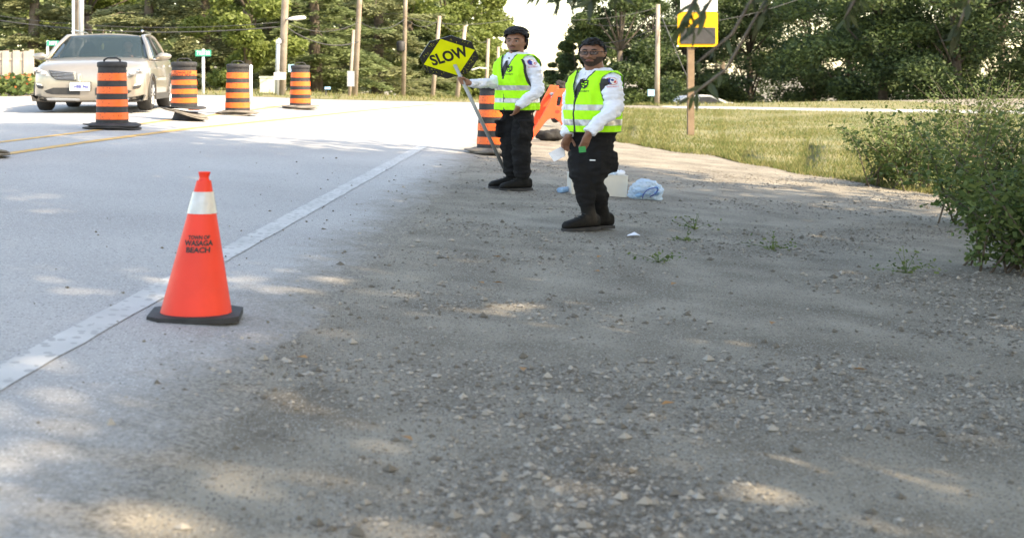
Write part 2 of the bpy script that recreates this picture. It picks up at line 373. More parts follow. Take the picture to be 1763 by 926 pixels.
# grass on the right
gt = [G(x, y)[:2] for x, y in ((1064, 186), (1130, 187), (1200, 188), (1450, 192), (1763, 196), (1950, 199))]
gb = [G(x, y)[:2] for x, y in ((1060, 236), (1120, 254), (1200, 265), (1420, 305), (1700, 350), (1950, 385))]
def rag(pl, a):
    return [p + np.array([noise.noise((p[0] * 1.3, p[1] * 1.3, 2)) * a, noise.noise((p[0] * 1.3, p[1] * 1.3, 7)) * a]) for p in pl]
gtd, gbd = dens(gt, 10), rag(dens(gb, 10), .6)
struct(strip(gtd, gbd, .010, 24), 'grass_verge', M['grass'], smooth=True)

def stuff(mb, name, m, label, cat, **k):
    o = mb.build(name, m, kind='stuff', **k); o['label'] = label; o['category'] = cat; return o
def blades(C, h, wd):
    n = len(C); a = RNG.uniform(0, 2 * PI, n); b = RNG.uniform(0, 2 * PI, n); hh = h * RNG.uniform(.5, 1.3, n)
    u = np.stack([np.cos(a), np.sin(a), 0 * a], 1) * wd; tip = C + np.stack([np.cos(b) * hh * .5, np.sin(b) * hh * .5, hh], 1)
    v = np.stack([C - u, C + u, tip], 1).reshape(-1, 3)
    mb = MB(); mb.v = [v]; mb.n = 3 * n; mb.f = [(3 * i, 3 * i + 1, 3 * i + 2) for i in range(n)]; return mb
def between(tp, bp, n, pw=1.0):
    tp, bp = np.array(tp), np.array(bp); wt = np.linalg.norm(tp[1:] - tp[:-1], axis=1) + np.linalg.norm(bp[1:] - bp[:-1], axis=1); i = RNG.choice(len(tp) - 1, n, p=wt / wt.sum()); t = RNG.random(n)[:, None]; s_ = (RNG.random(n) ** pw)[:, None]
    a = tp[i] * (1 - t) + tp[i + 1] * t; b = bp[i] * (1 - t) + bp[i + 1] * t; p = a * (1 - s_) + b * s_
    return np.stack([p[:, 0], p[:, 1], zg(p[:, 0], p[:, 1]) + .005], 1)
C = between(gtd, gbd, 110000, .8); k = np.array([noise.noise((p[0] * .5, p[1] * .5, 4)) for p in C]); C = C[RNG.random(len(C)) < np.clip(.6 + k * 1.1, .15, 1)]
C2 = between([p + np.array([0, .9]) for p in gbd], [p - np.array([0, .5]) for p in gbd], 9000); C = np.concatenate([C, C2])
stuff(blades(C, .085, .006), 'grass', M['blade'], 'short dry green grass on the verge right of the gravel shoulder', 'grass')
C = between([p + np.array([0, 9.]) for p in fe_d], fe_d, 26000)
stuff(blades(C, .16, .012), 'grass', M['blade'], 'strip of grass along the far edge of the road below the trees', 'grass')
# loose stones of the shoulder, dense near the camera
def stones(C, r):
    n = len(C); base = np.array([(1, 0, 0), (0, 1, 0), (-1, 0, 0), (0, -1, 0), (0, 0, .8), (0, 0, -.6)], float)
    fc = [(0, 1, 4), (1, 2, 4), (2, 3, 4), (3, 0, 4), (1, 0, 5), (2, 1, 5), (3, 2, 5), (0, 3, 5)]
    v = base[None] * (1 + RNG.uniform(-.35, .35, (n, 6, 3))); a = RNG.uniform(0, 2 * PI, n); c, s_ = np.cos(a)[:, None], np.sin(a)[:, None]
    x = v[..., 0] * c - v[..., 1] * s_; y = v[..., 0] * s_ + v[..., 1] * c
    v = np.stack([x, y, v[..., 2]], -1) * r[:, None, None] + C[:, None]
    mb = MB(); mb.v = [v.reshape(-1, 3)]; mb.n = 6 * n; mb.f = [tuple(6 * i + q for q in t) for i in range(n) for t in fc]; return mb
n = 150000; Y = 3.0 + 17 * RNG.random(n) ** 1.4; off = .2 + RNG.random(n) ** .8 * (1.4 + .42 * Y)
X = np.array([online(y, o)[0] for y, o in zip(Y, off)]); k = np.array([noise.noise((a * .8, b * .8, 9)) for a, b in zip(X, Y)])
prob = np.clip(.38 + k * 2.0, .05, 1) * np.clip((off - .15) / .9, .05, 1); m_ = RNG.random(n) < prob; X, Y = X[m_], Y[m_]
r = RNG.gamma(.85, .0034, len(X)) + .0018; r = np.minimum(r, .024)
stuff(stones(np.stack([X, Y, zg(X, Y) + r * .22], 1), r), 'gravel', M['stone'], 'loose grey gravel scattered over the road shoulder', 'gravel')
# crumbs on the asphalt
n = 260; Y = 3.5 + 14 * RNG.random(n); off = .62 - RNG.gamma(1.3, .55, n); X = np.array([online(y, o)[0] for y, o in zip(Y, off)]); r = RNG.gamma(2, .002, n) + .002
stuff(stones(np.stack([X, Y, zg(X, Y) + r * .3 + .008], 1), r), 'gravel', M['gravel'], 'crumbs of dark grit on the asphalt by the white line', 'gravel')

# ================================================================== TREES
def leaf_cloud(C, size, flat=.0, axis=None):
    n = len(C); u = RNG.normal(size=(n, 3)); u /= np.linalg.norm(u, axis=1)[:, None]
    w_ = RNG.normal(size=(n, 3)); w_[:, 2] += flat; w_ = np.cross(u, w_); w_ /= np.linalg.norm(w_, axis=1)[:, None] + 1e-9
    s_ = size * RNG.uniform(.5, 1.3, n)[:, None]; return MB().quads(C, u * s_, w_ * s_ * .55)
def conifer(at, h, r, label, m, n=9000, group='trees along the far side of the road', leaf=.11, low=.03):
    t = thing('conifer_tree', label, 'tree', at, group); at = np.array(at, float)
    lean = RNG.normal(size=2) * .02
    top = at + np.array([lean[0] * h, lean[1] * h, h])
    MB().tube([at - [0, 0, .3], at + (top - at) * .3, at + (top - at) * .7, top], [h * .017 + .05, h * .013 + .03, h * .006 + .02, .01], 8).build('trunk', M['bark'], t, True)
    C = []; D = []; bmb = MB(); nb = int(9 * h)
    for b in range(nb):
        q = low + (1 - low) * (b + RNG.random()) / nb; a = RNG.uniform(0, 2 * PI); L = r * (1 - q) ** .7 * RNG.uniform(.6, 1.15) + .15
        o = at + (top - at) * q; d = np.array([math.cos(a), math.sin(a), 0]); dr = RNG.uniform(-.05, .38) * L; sdv = np.array([-d[1], d[0], 0])
        if b % 2 == 0: bmb.tube([o, o + d * L * .5 + [0, 0, .02 * L], o + d * L * .95 - [0, 0, dr]], [.025, .015, .005], 4)
        k = max(4, int(n * L / (nb * r * .62))); s_ = RNG.random(k) ** .6; side = RNG.normal(size=k) * L * .19 * (1.2 - s_)
        C.append(o + np.outer(s_ * L, d) + np.outer(side, sdv) + np.stack([0 * s_, 0 * s_, -dr * s_ ** 2 + RNG.normal(size=k) * .045 - np.abs(side) * .25], 1))
        D.append(d + np.outer(side * 3, sdv) + RNG.normal(size=(k, 3)) * .35)
    C = np.concatenate(C); D = np.concatenate(D); D /= np.linalg.norm(D, axis=1)[:, None]; W_ = np.cross(D, RNG.normal(size=D.shape) + [0, 0, .8]); W_ /= np.linalg.norm(W_, axis=1)[:, None] + 1e-9
    sz = leaf * RNG.uniform(.6, 1.4, len(C))[:, None]
    bmb.build('branch', M['bark'], t, kind='stuff')
    MB().quads(C, D * sz * 1.5, W_ * sz * .33).build('crown', m, t)
    return t
def broadleaf(at, h, r, label, m, n=9000, group='trees along the far side of the road', leaf=.12, low=.0, clumps=34, name='broadleaf_tree', tr=None):
    t = thing(name, label, 'tree', at, group); at = np.array(at, float); tr = tr or h * .011 + .03
    fork = at + np.array([RNG.normal() * .1, RNG.normal() * .1, h * .38])
    mb = MB().tube([at - [0, 0, .3], at + (fork - at) * .5 + [.04, .03, 0], fork], [tr * 1.25, tr, tr * .85], 9)
    C = []; lm = MB()
    for c in range(clumps):
        a = RNG.uniform(0, 2 * PI); q = low + (1 - low) * (c + RNG.random()) / clumps
        rr = r * (math.sin(PI * min(.97, .12 + .88 * q)) ** .6) * math.sqrt(RNG.uniform(.05, 1))
        p = at + np.array([math.cos(a) * rr, math.sin(a) * rr, .25 + (h - .25) * q])
        if c % 2 == 0 and q > .2: lm.tube([fork if q > .45 else at + (fork - at) * max(.25, q), (fork + p) / 2 + [0, 0, -.1], p], [tr * .4, tr * .22, .012], 5)
        k = n // clumps; cr = r * RNG.uniform(.2, .42); v = RNG.normal(size=(k, 3)); v /= np.linalg.norm(v, axis=1)[:, None]
        C.append(p + v * (cr * RNG.random(k) ** .45)[:, None] * [1, 1, .72])
    mb.build('trunk', M['bark'], t, True); lm.build('limb', M['bark'], t, True, kind='stuff')
    leaf_cloud(np.concatenate(C), leaf, .2).build('crown', m, t)
    return t
def gp(px, Y):  # a base point on the ground under image column px at distance Y
    X = (px - PX) / F * Y / SX; return (X, Y, float(zg(X, Y)))
T1 = 'trees along the far side of the road'
spec = [ # px, Y, h, r, kind, label
 (-210, 50, 9, 3.2, 'c', 'dense conifer outside the left end of the board fence'),
 (-60, 51, 9, 2.6, 'c', 'dark conifer behind the left end of the board fence'),
 (55, 50, 10, 2.3, 'c2', 'grey-green conifer behind the right end of the board fence'),
 (160, 56, 9, 2.4, 'd', 'yellow-green leafy tree behind the pole above the car roof'),
 (255, 48, 9, 2.2, 'c2', 'pale conifer rising behind the rear of the beige car'),
 (350, 52, 10, 2.6, 'c2', 'broad pale conifer behind the green street name post'),
 (425, 46, 8, 1.7, 'd', 'bright green bushy tree behind the third drum'),
 (545, 50, 10, 2.5, 'c', 'dark spruce just right of the street light pole'),
 (460, 57, 10, 2.6, 'c', 'green conifer behind the left side of the street light pole'),
 (650, 58, 11, 2.6, 'c2', 'brownish green conifer right of the paired thin poles'),
 (705, 68, 11, 2.6, 'd', 'yellowing leafy tree behind the pole with the dark canister'),
 (590, 66, 12, 3, 'c2', 'tall grey-green conifer behind the paired thin poles'),
 (770, 70, 10, 2.5, 'd', 'light green tree directly behind the slow paddle'),
 (728, 62, 4.0, 1.6, 'c', 'low dark conifer under the slow paddle'),
 (825, 84, 9.2, 2.3, 'd', 'yellow-green tree behind the outstretched arm of the paddle holder'),
 (878, 100, 6.6, 2.0, 'd', 'pale far tree at the left edge of the open sky'),
 (806, 66, 3.6, 1.7, 'd', 'low leafy bush between the far poles and the arm'),
]
LM = {'c': 'leaf_con', 'c2': 'leaf_con2', 'd': 'leaf_dec', 'k': 'leaf_dark'}
for px, Y, h, r, kd, lb in spec:
    if kd == 'd': broadleaf(gp(px, Y), h, r, lb, M[LM[kd]], n=30000, leaf=.044 + Y * .0004)
    else: conifer(gp(px, Y), h, r, lb, M[LM[kd]], n=32000, leaf=.04 + Y * .0004)
n = 42000; px_ = RNG.uniform(-900, 790, n); Yw = RNG.uniform(76, 92, n); X = (px_ - PX) / F * Yw / SX; hz = 8.5 * RNG.random(n) ** .8 + .6 * np.array([noise.noise((a * .5, 1, 0)) for a in X])
stuff(leaf_cloud(np.stack([X, Yw, zg(X, Yw) + hz], 1), .2, .3), 'far_wood', M['leaf_con'], 'far green woodland filling the gaps between the roadside trees', 'woodland')
n = 9000; px_ = RNG.uniform(860, 1060, n); Yw = RNG.uniform(118, 128, n); X = (px_ - PX) / F * Yw / SX; hz = (4.6 + 1.2 * np.array([noise.noise((a * .7, 1, 0)) for a in X])) * RNG.random(n) ** .7
stuff(leaf_cloud(np.stack([X, Yw, -3.8 + hz * .95], 1), .2, .3), 'far_wood', M['leaf_con'], 'distant trees closing the gap of sky where the road bends away', 'woodland')
spec2 = [
 (998, 92, 7.6, 1.8, 'dark tree at the right edge of the open sky'),
 (1066, 74, 11, 2.4, 'dark leafy tree behind the head of the man in glasses'),
 (972, 96, 6.4, 1.3, 'small dark tree low in the gap of sky behind the barricade'),
 (1122, 88, 12, 3.2, 'dark tree left of the single bare pole'),
 (1180, 90, 13, 3.8, 'dark tree behind the yellow speed display'),
 (1290, 90, 13, 4.0, 'dark tree right of the yellow speed display'),
 (1400, 88, 13, 4.2, 'dark tree above the open grass to the right'),
 (1520, 68, 12, 3.6, 'second dark tree from the right end of the far row'),
 (1650, 66, 12, 3.6, 'dark tree near the right end of the far row'),
 (1790, 64, 12, 3.8, 'dark tree at the right end of the far row'),
 (1722, 78, 12, 3.8, 'dark tree behind the gap near the right end of the far row'), (1240, 98, 14, 4, 'dark tree standing back between two others right of the yellow display'),
 (1585, 80, 12, 3.6, 'dark tree standing back in the right half of the far row'), (1460, 82, 12, 3.6, 'dark tree standing back above the open grass'),
]
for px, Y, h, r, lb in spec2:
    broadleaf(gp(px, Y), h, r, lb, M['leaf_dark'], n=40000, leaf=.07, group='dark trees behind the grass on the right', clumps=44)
# tall trees on the right of the shoulder that throw the shade
for (X, Y, h, r, lb) in ((6.6, 11.6, 17, 3.4, 'tall roadside tree on the right, farthest from the camera'), (6.8, 7.2, 18, 3.6, 'tall roadside tree on the right beside the camera'),
                         (7.4, 2.4, 18, 3.6, 'tall roadside tree right of the camera'), (8.2, -3.0, 18, 3.6, 'tall roadside tree behind the camera on the right'),
                         (11.5, 5.0, 21, 4, 'taller tree in the second row on the right'), (12.5, -1.5, 21, 4, 'taller tree in the second row behind the camera'),
                         (4.6, -8.5, 18, 3.6, 'roadside tree far behind the camera')):
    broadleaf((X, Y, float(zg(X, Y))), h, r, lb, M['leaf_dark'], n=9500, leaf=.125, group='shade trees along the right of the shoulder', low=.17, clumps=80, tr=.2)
# shrubs under them
def shrub(px, Y, h, r, lb, n):
    b = np.array(gp(px, Y)); t = thing('shrub', lb, 'shrub', b, 'shrubs under the roadside trees'); C = []; st = MB()
    for q in range(46):
        a = RNG.uniform(0, 2 * PI); e = b + np.array([math.cos(a), math.sin(a), 0]) * r * RNG.uniform(.1, 1) + [0, 0, h * RNG.uniform(.45, 1.1)]; m_ = (b + e) / 2 + [0, 0, h * .12]
        b_ = b + np.array([RNG.normal(), RNG.normal(), 0]) * r * .28; m_ = (b_ + e) / 2 + [0, 0, h * .1]; st.tube([b_, m_, e], [.009, .006, .002], 5); k = int(n / 46); u = RNG.uniform(.12, 1, k)[:, None]
        p = (1 - u) ** 2 * b_ + 2 * u * (1 - u) * m_ + u * u * e; C.append(p + RNG.normal(size=(k, 3)) * .05 * (.5 + u))
    st.build('stem', M['bark'], t, True, kind='stuff'); C = np.concatenate(C); kk = len(C) // 2
    a = leaf_cloud(C[:kk], .013, .9); merge(a, leaf_cloud(C[kk:], .022, .9)); a.build('foliage', M['weed'], t, kind='stuff')
def merge(a, b): a.add(b.verts(), b.f); return a
for q in ((1560, 18, 1.1, .8, 'low shrub on the grass right of the gravel', 7000), (1700, 13.5, 1.25, .9, 'leafy shrub at the right edge of the shoulder', 9000), (1770, 10.0, .9, .7, 'small shrub at the right edge in front', 8000), (1690, 24, 1.6, 1.1, 'taller shrub on the grass beneath the far trees', 5200)): shrub(*q)
# willow whose twigs hang into the top of the picture
wt = thing('willow_tree', 'narrow-leaved tree whose twigs hang into the top right of the picture', 'tree', (3.4, 4.6, float(zg(3.4, 4.6))))
b0 = np.array([3.4, 4.6, float(zg(3.4, 4.6))])
MB().tube([b0 - [0, 0, .2], b0 + [.05, 0, 1.2], b0 + [-.1, .1, 2.6], b0 + [-.3, .1, 4.4]], [.16, .13, .11, .06], 10).build('trunk', M['bark'], wt, True)
def twig(pts, nl, L):
    pts = [np.array(p, float) for p in pts]; o = MB().tube(pts, [.009] + [.005] * (len(pts) - 2) + [.0015], 5).build('branch', M['bark'], wt, True)
    mb = MB()
    for i in range(nl):
        q = RNG.random() ** .6 * (len(pts) - 1.01); j = int(q); p = pts[j] + (pts[j + 1] - pts[j]) * (q - j)
        t = nrm(pts[j + 1] - pts[j]); d = nrm(t * .6 + RNG.normal(size=3) * .55 + np.array([0, 0, -.75])); s_ = nrm(np.cross(d, RNG.normal(size=3))); l = L * RNG.uniform(.6, 1.25); wd = l * .095
        n_ = np.cross(d, s_) * l * .06
        mb.add([p, p + d * l * .3 + s_ * wd, p + d * l * .65 + s_ * wd * .8 - n_, p + d * l - n_ * 2, p + d * l * .65 - s_ * wd * .8 - n_, p + d * l * .3 - s_ * wd], [(0, 1, 2, 3, 4, 5)])
    mb.build('leaf_spray', M['leaf_will'], wt, kind='stuff')
hub = b0 + [-.1, .1, 2.5]
def tw(px0, py0, px1, py1, Y, nl, L=.085):
    e0, e1 = P(px0, py0, Y), P(px1, py1, Y); twig([hub, (hub + e0) / 2 + [0, 0, .25], e0, (e0 + e1) / 2 + [0, 0, .015], e1], nl, L)
def tw2(px0, py0, px1, py1, Y, nl, L=.085):
    e0, e1 = P(px0, py0, Y), P(px1, py1, Y)
    o = [e0 + (e1 - e0) * t for t in (0, .33, .66, 1)]; twig([hub, e0 + [.15, 0, .35]] + o, nl, L)
tw(1050, -40, 900, -6, 4.6, 34); tw(1060, -22, 960, 4, 4.8, 40); tw(1080, -30, 1015, 2, 4.5, 34); tw2(1210, -30, 1176, 40, 4.4, 20)
tw2(1230, -10, 1192, 56, 4.6, 16); tw2(1260, 60, 1196, 112, 4.5, 16, .07); tw2(1250, 120, 1186, 168, 4.7, 12, .075)
tw2(1345, -40, 1310, 30, 4.6, 26); tw2(1500, -50, 1450, 40, 4.8, 30); tw2(1690, -50, 1640, 70, 4.6, 34)

# ================================================================== BACKGROUND THINGS
PG = 'wooden utility poles beyond the road'
def upole(px0, py0, px1, py1, Y, wpx, label, extra=None):
    """pole whose foot stands at column px1 and whose shaft passes px0 at py0"""
    b = P(px1, py1, Y); t_ = P(px0, py0, Y); g = float(zg(b[0], b[1])); b2 = b + (b - t_) * ((b[2] - g + .4) / (t_[2] - b[2])); 
    top = t_ if py0 > 2 else t_ + (t_ - b) * 1.6
    th = thing('utility_pole', label, 'pole', (b2[0], b2[1], g), PG); rr = wpx / 2 / F * Y / SX * 1.04
    MB().tube([b2, (b2 + top) / 2, top], [rr * 1.12, rr, rr * .85], 10).build('shaft', M['pole'], th, True)
    return th, rr
th, rr = upole(135, 0, 133, 160, 43, 13, 'pale wooden pole rising behind the roof of the car')
a = P(141, 0, 42.7); b = P(139, 160, 42.7); MB().tube([b - [0, 0, 1], a + [0, 0, 4]], .07, 8).build('conduit', M['grey_metal'], th, True)
a = P(126, 0, 42.7); b = P(126, 160, 42.7); MB().tube([b - [0, 0, 1], a + [0, 0, 4]], .035, 8).build('conduit', M['white'], th, True)
th, rr = upole(491, 0, 485, 166, 42, 12, 'wooden pole with street light and metal conduit beside the fourth drum')
a = P(479, 70, 41.8); b = P(476, 168, 41.8); MB().tube([b - [0, 0, .4], a, P(481, 66, 41.8)], [.055, .055, .02], 8).build('conduit', M['grey_metal'], th, True)
MB().box(P(480, 72, 41.8), (.14, .14, .12)).build('conduit_cap', M['grey_metal'], th)
a, b = P(499, 33, 41.6), P(523, 31, 41.4); MB().limb([a, (a + b) / 2, b], [.045, .075, .06]).build('street_light', M['white'], th, True)
MB().tube([P(492, 34, 42), a], .03, 6).build('light_arm', M['grey_metal'], th, True)
MB().box(P(482, 131, 41.5), (.30, .03, .24)).build('white_notice', M['white'], th)
MB().box(P(502, 118, 41.6), (.16, .03, .25)).build('blue_notice', M['blue_sign'], th)
th, rr = upole(619, 0, 610, 176, 46, 9, 'tall wooden pole of a close pair behind the road')
th, rr = upole(609, 52, 601, 176, 45.6, 5.5, 'thin pale pole beside the tall wooden pole', )
MB().box(P(604, 136, 45.3), (.2, .18, .56)).build('meter_box', M['grey_metal'], th)
th, rr = upole(698, 0, 694, 180, 52, 7, 'wooden pole carrying a dark canister')
MB().lathe(P(690, 90, 51.7), [(.03, 0), (.12, .02), (.135, .08), (.135, .4), (.11, .44), (.03, .47)], 14).build('canister', M['dark'], th, True)
upole(757, 28, 744, 176, 53, 7, 'wooden pole passing behind the left of the slow paddle')
upole(801, 45, 786, 176, 54, 7.5, 'wooden pole just left of the hand that holds the paddle')
th, rr = upole(841, 67, 836, 176, 56, 6, 'far wooden pole left of the first man')
a = P(837, 118, 55.8); MB().tube([a, P(825, 117, 55.7), P(812, 121, 55.6)], [.025, .025, .05], 6).build('street_light', M['white'], th, True)
upole(858, 81, 856, 176, 58, 5.5, 'farthest wooden pole touching the first man')
th, rr = upole(1133, 8, 1131, 185, 58, 8, 'single bare wooden pole on the right beyond the grass')
MB().box(P(1121, 160, 57.6), (.23, .05, .30)).build('blue_notice', M['blue_sign'], th)
g = P(1176, 118, 57); MB().tube([P(1136, 22, 58), g, gp(1206, 57)], .018, 5).build('guy_wire', M['wire'], th, True)
def wire(label, pts, r=.012):
    pts = [np.array(p) for p in pts]; q = []
    for a, b in zip(pts[:-1], pts[1:]):
        for t in np.linspace(0, 1, 8, endpoint=False): q.append(a + (b - a) * t - np.array([0, 0, .35 * 4 * t * (1 - t)]))
    q.append(pts[-1]); o = MB().tube(q, r, 5).build('overhead_wire', M['wire'], None, True, origin=pts[0]); tag(o, label, 'wire', 'overhead wires')
wire('overhead wire running from the street light pole to the far poles', [P(-40, 22, 44), P(491, 38, 42), P(619, 38, 46), P(698, 32, 52), P(757, 33, 53), P(801, 47, 54), P(841, 69, 56)], .011)
wire('lower cable sagging between the street light pole and the pair', [P(-40, 30, 44), P(491, 46, 42), P(619, 72, 46)], .02)
wire('upper cable crossing the sky to the bare pole on the right', [P(698, 30, 52), P(900, 28, 56), P(1132, 14, 58)], .011)
wire('lower cable crossing to the bare pole on the right', [P(1010, 40, 60), P(1132, 22, 58)], .011)
wire('slack cable rising to the right through the dark trees', [P(1000, 72, 60), P(1132, 46, 58), P(1400, -10, 60)], .014)

def name_post(px, py_top, py_bot, Y, w_px, text, label, grp):
    b = P(px, py_bot, Y); g = float(zg(b[0], b[1])); th = thing('street_name_sign', label, 'street sign', (b[0], b[1], g), grp)
    t_ = P(px, py_top - 4, Y); MB().tube([(b[0], b[1], g - .1), t_], .035, 8).build('post', M['white'], th, True)
    c = P(px, py_top + 3, Y - .06); bw = w_px / F * Y / SX; bl = MB().box(c, (bw, .02, .2)).build('blade', M['green_sign'], th)
    V, Fc = text_mesh(text, .17, .004); k = min(1, bw * .85 / (np.ptp(V[:, 0]) + 1e-6)); V = np.stack([c[0] + V[:, 0] * k, np.full(len(V), c[1] - .0125), c[2] + V[:, 1]], 1)
    MB().add(V, Fc).build('lettering', M['white'], bl)
name_post(350, 89, 160, 40, 27, 'TYLER DR', 'green street name blade on a thin white post behind the second drum', 'street name signs')
b = P(82, 158, 36); g = float(zg(b[0], b[1])); th = thing('house_number_sign', 'green number plate on a white post behind the car windscreen', 'sign', (b[0], b[1], g))
MB().box((b[0], b[1], (g + P(82, 70, 36)[2]) / 2), (.045, .045, P(82, 70, 36)[2] - g)).build('post', M['white'], th)
c = P(91, 75, 35.95); pl = MB().box(c, (.26, .02, .15)).build('plate', M['green_sign'], th)
V, Fc = text_mesh('1877', .13, .004); MB().add(np.stack([c[0] + V[:, 0] * .7, np.full(len(V), c[1] - .0125), c[2] + V[:, 1]], 1), Fc).build('lettering', M['white'], pl)
# small far signs
b = P(561, 170, 45); g = float(zg(b[0], b[1])); th = thing('small_sign', 'small pale blue sign on a dark stick right of the fourth drum', 'sign', (b[0], b[1], g))
MB().tube([(b[0], b[1], g - .1), P(561, 152, 45)], .025, 6).build('post', M['grey_pl'], th); MB().box(P(564, 152, 44.95), (.16, .02, .09)).build('plate', M['blue_sign'], th)
c = P(432, 118, 33); g = float(zg(c[0], c[1])); th = thing('marker_post', 'thin white marker post right behind the third drum', 'post', (c[0], c[1], g))
MB().tube([(c[0], c[1], g), P(432, 116, 33)], .03, 8).build('post', M['white'], th, True); MB().ell(P(432, 115, 33), (.035, .035, .05), 8).build('post_cap', M['white'], th, True)
# pale box by the street light pole
b = P(464, 167, 44); g = float(zg(b[0], b[1])); th = thing('utility_box', 'pale green utility box at the foot of the street light pole', 'utility box', (b[0], b[1], g))
mt = mat('pale_green_paint', (.5, .52, .4), .7); MB().box((b[0], b[1], g + .26), (.5, .35, .56)).build('cabinet', mt, th); MB().box((b[0], b[1], g + .57), (.54, .39, .06)).build('lid', mt, th)

# fence at the left
fb = P(26, 125, 42); g0 = float(zg(fb[0], 42)); th = thing('board_fence', 'weathered wooden board fence behind the flower bed at the left', 'fence', (fb[0], 42, g0))
x0, x1 = P(-260, 100, 42)[0], P(53, 100, 42)[0]; ztop = P(0, 88, 42)[2]; nb = 17; bw = (x1 - x0) / nb
pl0 = MB().box((x1 - bw * .35, 42, (g0 + ztop) / 2), (bw * .62, .03, ztop - g0)).build('board', M['fence'], th)
for i in range(1, nb):
    o = pl0.copy(); COL.objects.link(o); o.parent = th; o.location = (-bw * i * SX, RNG.normal() * .004, RNG.normal() * .015)
pl0 = MB().box((x1 - bw * .85, 42.06, (g0 + ztop) / 2 - .03), (bw * .62, .03, ztop - g0)).build('back_board', M['fence'], th)
for i in range(1, nb):
    o = pl0.copy(); COL.objects.link(o); o.parent = th; o.location = (-bw * i * SX, 0, RNG.normal() * .015)
for z in (.25, .8): MB().box(((x0 + x1) / 2, 42.03, g0 + (ztop - g0) * z), (x1 - x0, .025, .08)).build('rail', M['fence'], th)
MB().box((x1 + .02, 42.03, (g0 + ztop) / 2 + .02), (.1, .1, ztop - g0 + .05)).build('post', M['fence'], th)
# flower bed
th = thing('flower_bed', 'bed of red flowers and green leaves in front of the board fence', 'flowers', gp(20, 38.5))
C = []; n = 5200; X = RNG.uniform(P(-320, 100, 38)[0], P(62, 100, 38)[0], n); Y = RNG.uniform(37.2, 40.6, n)
hz = .50 + .22 * np.array([noise.noise((a * 1.3, b * 1.3, 0)) for a, b in zip(X, Y)]); C = np.stack([X, Y, zg(X, Y) + hz * RNG.random(n) ** .5 * 1.1], 1)
leaf_cloud(C, .075, .3).build('foliage', M['weed'], th, kind='stuff')
n = 260; X = RNG.uniform(P(-320, 100, 38)[0], P(58, 100, 38)[0], n); Y = RNG.uniform(37.1, 40, n); C = np.stack([X, Y, zg(X, Y) + RNG.uniform(.22, .68, n)], 1)
leaf_cloud(C, .055).build('blossom', M['flower'], th, kind='stuff')

# yellow speed display sign on the right
Ys = 30.0; b = np.array(gp(1191, Ys)); th = thing('speed_display_sign', 'yellow framed dark speed display on a square wooden post at the right', 'sign', b)
zt = P(0, 2, Ys)[2]; MB().box((b[0], Ys + .1, (b[2] + zt) / 2), (.115, .11, zt - b[2])).build('post', M['brown_wood'], th)
xl, xr = P(1167, 0, Ys)[0], P(1236, 0, Ys)[0]; xc = (xl + xr) / 2; zt_, zb_ = P(0, 21, Ys)[2], P(0, 81, Ys)[2]
hs = smooth_angle(MB().prism([(xc + sx_ * (xr - xl) / 2 * a, Ys, zb_ + (zt_ - zb_) * q) for sx_, a, q in ((-1, .92, 0), (1, .92, 0), (1, 1, .05), (1, 1, .95), (1, .92, 1), (-1, .92, 1), (-1, 1, .95), (-1, 1, .05))][::-1], (0, .045, 0)).build('housing', M['yellow'], th, fix=True))
z1, z2 = P(0, 48, Ys)[2], P(0, 76, Ys)[2]; MB().box((xc, Ys - .006, (z1 + z2) / 2), ((xr - xl) * .86, .03, z1 - z2)).build('screen', M['screen'], th)
zc = P(0, 8, Ys)[2]; pl = MB().box((xc + .02, Ys, zc), ((xr - xl) * .92, .02, P(0, -6, Ys)[2] - P(0, 19, Ys)[2])).build('number_plate', M['white'], th)
MB().tube([(xl, Ys - .01, zb_ + .01), (xl - .01, Ys - .03, zb_ + .02)], [.02, .02], 8).build('bolt', M['white'], th)
# white car far behind the sign
def small_car(px, Y, label):
    b = gp(px, Y); th = thing('parked_car', label, 'car', b); x, y, z = b[0], Y, b[2] + .0
    prof = [(-2.1, .25), (-2.15, .55), (-2.0, .75), (-1.1, .9), (-.45, 1.36), (.7, 1.42), (1.5, 1.0), (2.05, .92), (2.15, .5), (2.1, .25)]
    MB().prism([(x + a, y - .8, z + b_) for a, b_ in prof], (0, 1.6, 0)).build('body', M['white'], th, fix=True)
    MB().prism([(x + a, y - .81, z + b_) for a, b_ in ((-.95, .93), (-.4, 1.29), (.1, 1.31), (.1, .93))], (0, 1.62, 0)).build('window', M['screen'], th, fix=True)
    MB().prism([(x + a, y - .81, z + b_) for a, b_ in ((.16, .93), (.16, 1.32), (.65, 1.34), (1.25, 1.0), (1.2, .93))], (0, 1.62, 0)).build('window', M['screen'], th, fix=True)
    for a in (-1.35, 1.35):
        for s_ in (-.72, .72): MB().tube([(x + a, y + s_ - .1, z + .31), (x + a, y + s_ + .1, z + .31)], .31, 16).build('wheel', M['tyre'], th)
def car_y():
    best = None
    for Y in np.linspace(54, 92, 77):
        px = 1152 + 1.05 * SX * F / Y; z = gp(px, Y)[2] + 1.42; py = PY - (z - CZ) / Y * F
        if best is None or abs(py - 164) < best[0]: best = (abs(py - 164), Y, px)
    return best
_c = car_y(); small_car(_c[2], _c[1], 'white car half hidden behind the wooden sign post at the right')

